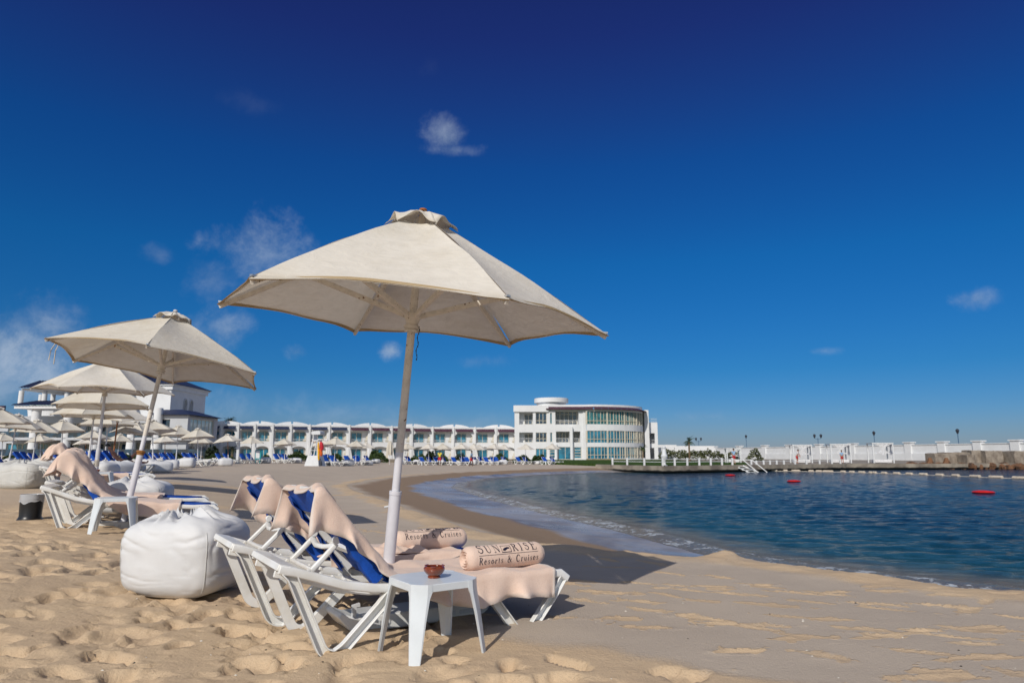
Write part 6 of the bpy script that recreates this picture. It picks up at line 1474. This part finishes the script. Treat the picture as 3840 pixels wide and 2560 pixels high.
# ---------------------------------------------------------------- people
def skin_body(name, joints, edges, mt, parent=None, root_j=0, sub=2):
    me = bpy.data.meshes.new(name); me.from_pydata([j[0] for j in joints], edges, []); me.materials.append(MAT[mt])
    sv = me.skin_vertices.new(name='Skin') if hasattr(me.skin_vertices, 'new') else None
    o = bpy.data.objects.new(name, me); COL.objects.link(o)
    md = o.modifiers.new('skin', 'SKIN'); md.use_smooth_shade = True
    if not me.skin_vertices: return o
    for i, j in enumerate(joints):
        d = me.skin_vertices[0].data[i]; d.radius = (j[1], j[2] if len(j) > 2 else j[1]); d.use_root = (i == root_j)
    sb_ = o.modifiers.new('sub', 'SUBSURF'); sb_.levels = sub; sb_.render_levels = sub
    if parent: o.parent = parent
    return o
def person(loc, rz, label, skin, shirt, shorts, hair='hair', pose='stand', H=1.76):
    root = empty('person', loc, rz); tag(root, label, 'person'); k = H/1.76
    V = lambda x, y, z: (x*k, y*k, z*k)
    st = {'stand': dict(lk=(.10, .02, .50), la=(.11, -.02, .06), rk=(-.09, -.06, .50), ra=(-.10, .02, .06), le=(.22, .03, 1.14), lh=(.20, -.12, .92), re=(-.22, .04, 1.14), rh=(-.19, -.10, .92), lean=0),
          'walk': dict(lk=(.09, -.16, .50), la=(.09, -.06, .08), rk=(-.09, .02, .50), ra=(-.09, .22, .10), le=(.23, .10, 1.15), lh=(.21, .02, .92), re=(-.23, -.05, 1.15), rh=(-.20, -.20, .96), lean=-.05),
          'bend': dict(lk=(.10, -.05, .48), la=(.11, .0, .06), rk=(-.10, -.05, .48), ra=(-.10, .03, .06), le=(.20, -.25, 1.02), lh=(.12, -.38, .85), re=(-.20, -.25, 1.02), rh=(-.12, -.38, .85), lean=-.16)}[pose]
    ln = st['lean']
    J = [(V(0, 0, .93), .13, .10), (V(0, ln*.5, 1.12), .115, .085), (V(0, ln, 1.34), .15, .10), (V(0, ln, 1.46), .06, .06), (V(0, ln*1.2-.01, 1.55), .058, .065), (V(0, ln*1.3-.015, 1.64), .078, .095), (V(0, ln*1.3-.01, 1.72), .055, .065),
         (V(.17, ln, 1.40), .055), (V(*st['le']), .042), (V(*st['lh']), .03), (V(st['lh'][0], st['lh'][1]-.05, st['lh'][2]-.08), .035, .02),
         (V(-.17, ln, 1.40), .055), (V(*st['re']), .042), (V(*st['rh']), .03), (V(st['rh'][0], st['rh'][1]-.05, st['rh'][2]-.08), .035, .02),
         (V(.10, 0, .86), .09), (V(*st['lk']), .06), (V(*st['la']), .04), (V(st['la'][0], st['la'][1]-.13, .03), .04, .025),
         (V(-.10, 0, .86), .09), (V(*st['rk']), .06), (V(*st['ra']), .04), (V(st['ra'][0], st['ra'][1]-.13, .03), .04, .025)]
    E_ = [(0, 1), (1, 2), (2, 3), (3, 4), (4, 5), (5, 6), (2, 7), (7, 8), (8, 9), (9, 10), (2, 11), (11, 12), (12, 13), (13, 14), (0, 15), (15, 16), (16, 17), (17, 18), (0, 19), (19, 20), (20, 21), (21, 22)]
    skin_body('body', J, E_, skin, root)
    mid = lambda a, b, t_: tuple(a[i]*(1-t_)+b[i]*t_ for i in range(3))
    if shirt:
        SJ = [(J[0][0], .145, .115), (J[1][0], .135, .105), (J[2][0], .165, .115), (mid(J[7][0], J[2][0], -.05), .075), (mid(J[7][0], J[8][0], .62), .068), (mid(J[11][0], J[2][0], -.05), .075), (mid(J[11][0], J[12][0], .62), .068), (mid(J[2][0], J[3][0], .75), .075)]
        skin_body('shirt', SJ, [(0, 1), (1, 2), (2, 3), (3, 4), (2, 5), (5, 6), (2, 7)], shirt, root)
    PJ = [(V(0, 0, 1.0), .145, .115), (V(0, 0, .88), .15, .12), (V(.10, 0, .80), .11), (mid(J[15][0], J[16][0], .80), .095), (V(-.10, 0, .80), .11), (mid(J[19][0], J[20][0], .80), .095)]
    skin_body('shorts', PJ, [(0, 1), (1, 2), (2, 3), (1, 4), (4, 5)], shorts, root)
    h_ = MB(); hc = Vector(J[5][0])+Vector((0, .012, .03)); h_.grid(14, 8, lambda u, v: hc+Vector((.095*k*math.cos(6.283*u)*math.sin(v*1.75), .112*k*math.sin(6.283*u)*math.sin(v*1.75), .118*k*math.cos(v*1.75))), closed_u=True)
    h_.build('hair', hair, root, smooth=180)
    # face: nose, eyes, ears
    f = MB(); fc = Vector(J[5][0]); f.tube([fc+Vector((0, -.098*k, .015)), fc+Vector((0, -.118*k, -.018))], .012, 5); f.build('nose', skin, root)
    for sx in (-1, 1): MB().lathe([(0, -.009), (.009, 0), (0, .009)], 6, fc+Vector((sx*.032*k, -.092*k, .018))).build('eye', 'hair', root); MB().lathe([(0, -.025), (.012, 0), (0, .025)], 6, fc+Vector((sx*.084*k, 0, -.005))).build('ear', skin, root)
    return root
person((at(1649, 80), 80, gz(at(1649, 80), 80)), R(165), 'lifeguard in a yellow shirt and red shorts standing on the sand', 'skin_dark', 'yellow_cloth', 'red_cloth', H=1.80)
person((at(1767, 76), 76, gz(at(1767, 76), 76)), R(70), 'man in a light blue shirt and red shorts, head bowed, on the sand', 'skin_dark', 'lightblue_cloth', 'red_cloth', pose='walk', H=1.66)
person((at(2752, 78), 78, QZ), R(10), 'person in light blue beside the quay steps', 'skin', 'lightblue_cloth', 'red_cloth', pose='stand', H=1.72)
person((at(2989, 86), 86, QZ), R(40), 'person in white top and red shorts at the second cabana', 'skin', 'white_cloth', 'red_cloth', pose='bend', H=1.70)
person((at(3158, 86), 86, QZ), R(-30), 'person in blue bending at the second cabana from the right', 'skin', 'lightblue_cloth', 'red_cloth', pose='bend', H=1.6)
def lying(px_, Y_, label, sh='black_metal', ang=.3, knee=.42):
    x = at(px_, Y_); D_ = Vector((math.cos(ang), math.sin(ang), 0)); M3x, o_ = lounger_matrix((x-.8, Y_-.3), D_, gz(x-.8, Y_), gz(x+.7, Y_)); M3x.translation = o_
    copy_tree(l1, M3x, 'white lounger carrying the '+label.split(',')[0])
    root = empty('person', M=M3x.copy()); tag(root, label, 'person')
    J = [((-.10, 0, .50), .12, .09), ((-.30, 0, .62), .11, .09), ((-.52, 0, .88), .13, .10), ((-.60, 0, .99), .05), ((-.64, 0, 1.05), .06), ((-.68, 0, 1.13), .08, .09), ((-.50, .17, .85), .05), ((-.32, .25, .64), .04), ((-.08, .22, .56), .03), ((-.50, -.17, .85), .05), ((-.32, -.25, .64), .04), ((-.08, -.22, .56), .03),
         ((.02, .10, .50), .09), ((.36, .10, .48+knee), .06), ((.60, .10, .46), .04), ((.72, .10, .45), .03), ((.02, -.10, .50), .09), ((.42, -.10, .49), .06), ((.84, -.10, .47), .04), ((.88, -.10, .56), .03)]
    skin_body('body', J, [(0, 1), (1, 2), (2, 3), (3, 4), (4, 5), (2, 6), (6, 7), (7, 8), (2, 9), (9, 10), (10, 11), (0, 12), (12, 13), (13, 14), (14, 15), (0, 16), (16, 17), (17, 18), (18, 19)], 'skin', root)
    skin_body('shorts', [((-.16, 0, .52), .13, .11), ((.0, 0, .50), .14, .12), ((.20, .10, .50+knee*.45), .10), ((.22, -.10, .50), .10)], [(0, 1), (1, 2), (1, 3)], sh, root)
    hc = Vector((-.71, 0, 1.16)); h_ = MB(); h_.grid(12, 7, lambda u, v: hc+Vector((.10*math.cos(6.283*u)*math.sin(v*1.7)-.02, .09*math.sin(6.283*u)*math.sin(v*1.7), .10*math.cos(v*1.7))), closed_u=True); h_.build('hair', 'hair', root, smooth=180)
lying(478, 29, 'sunbather in dark shorts, one knee raised between the white beanbags', ang=.3); lying(305, 42, 'sunbather leaning back just right of the peach hoods', 'red_cloth', .2, .25)
for k, (px_, Y_, w_, h_, lb_) in enumerate(((370, 23.5, 1.15, .62, 'big white beanbag directly behind the rope-wrapped pole'), (448, 25.5, 1.0, .62, 'white beanbag with drawn top right of the rope-wrapped pole'), (392, 31, 1.0, .6, 'white beanbag seen above the one behind the roped pole'), (461, 36, 1.0, .62, 'smaller white beanbag standing above the others near the roped pole'), (500, 33, .95, .5, 'low white beanbag beside the raised knee'), (172, 33, 1.05, .5, 'white beanbag between blue backs left of the hoods'), (65, 28, 1.1, .55, 'white beanbag at the left above the big shaded one'))):
    x = at(px_, Y_); M = Matrix.Translation((x, Y_, gz(x, Y_))) @ Matrix.Rotation(k*1.1, 4, 'Z') @ Matrix.Diagonal((w_, w_, h_/.56, 1)); copy_tree(pb_[0], M, lb_)
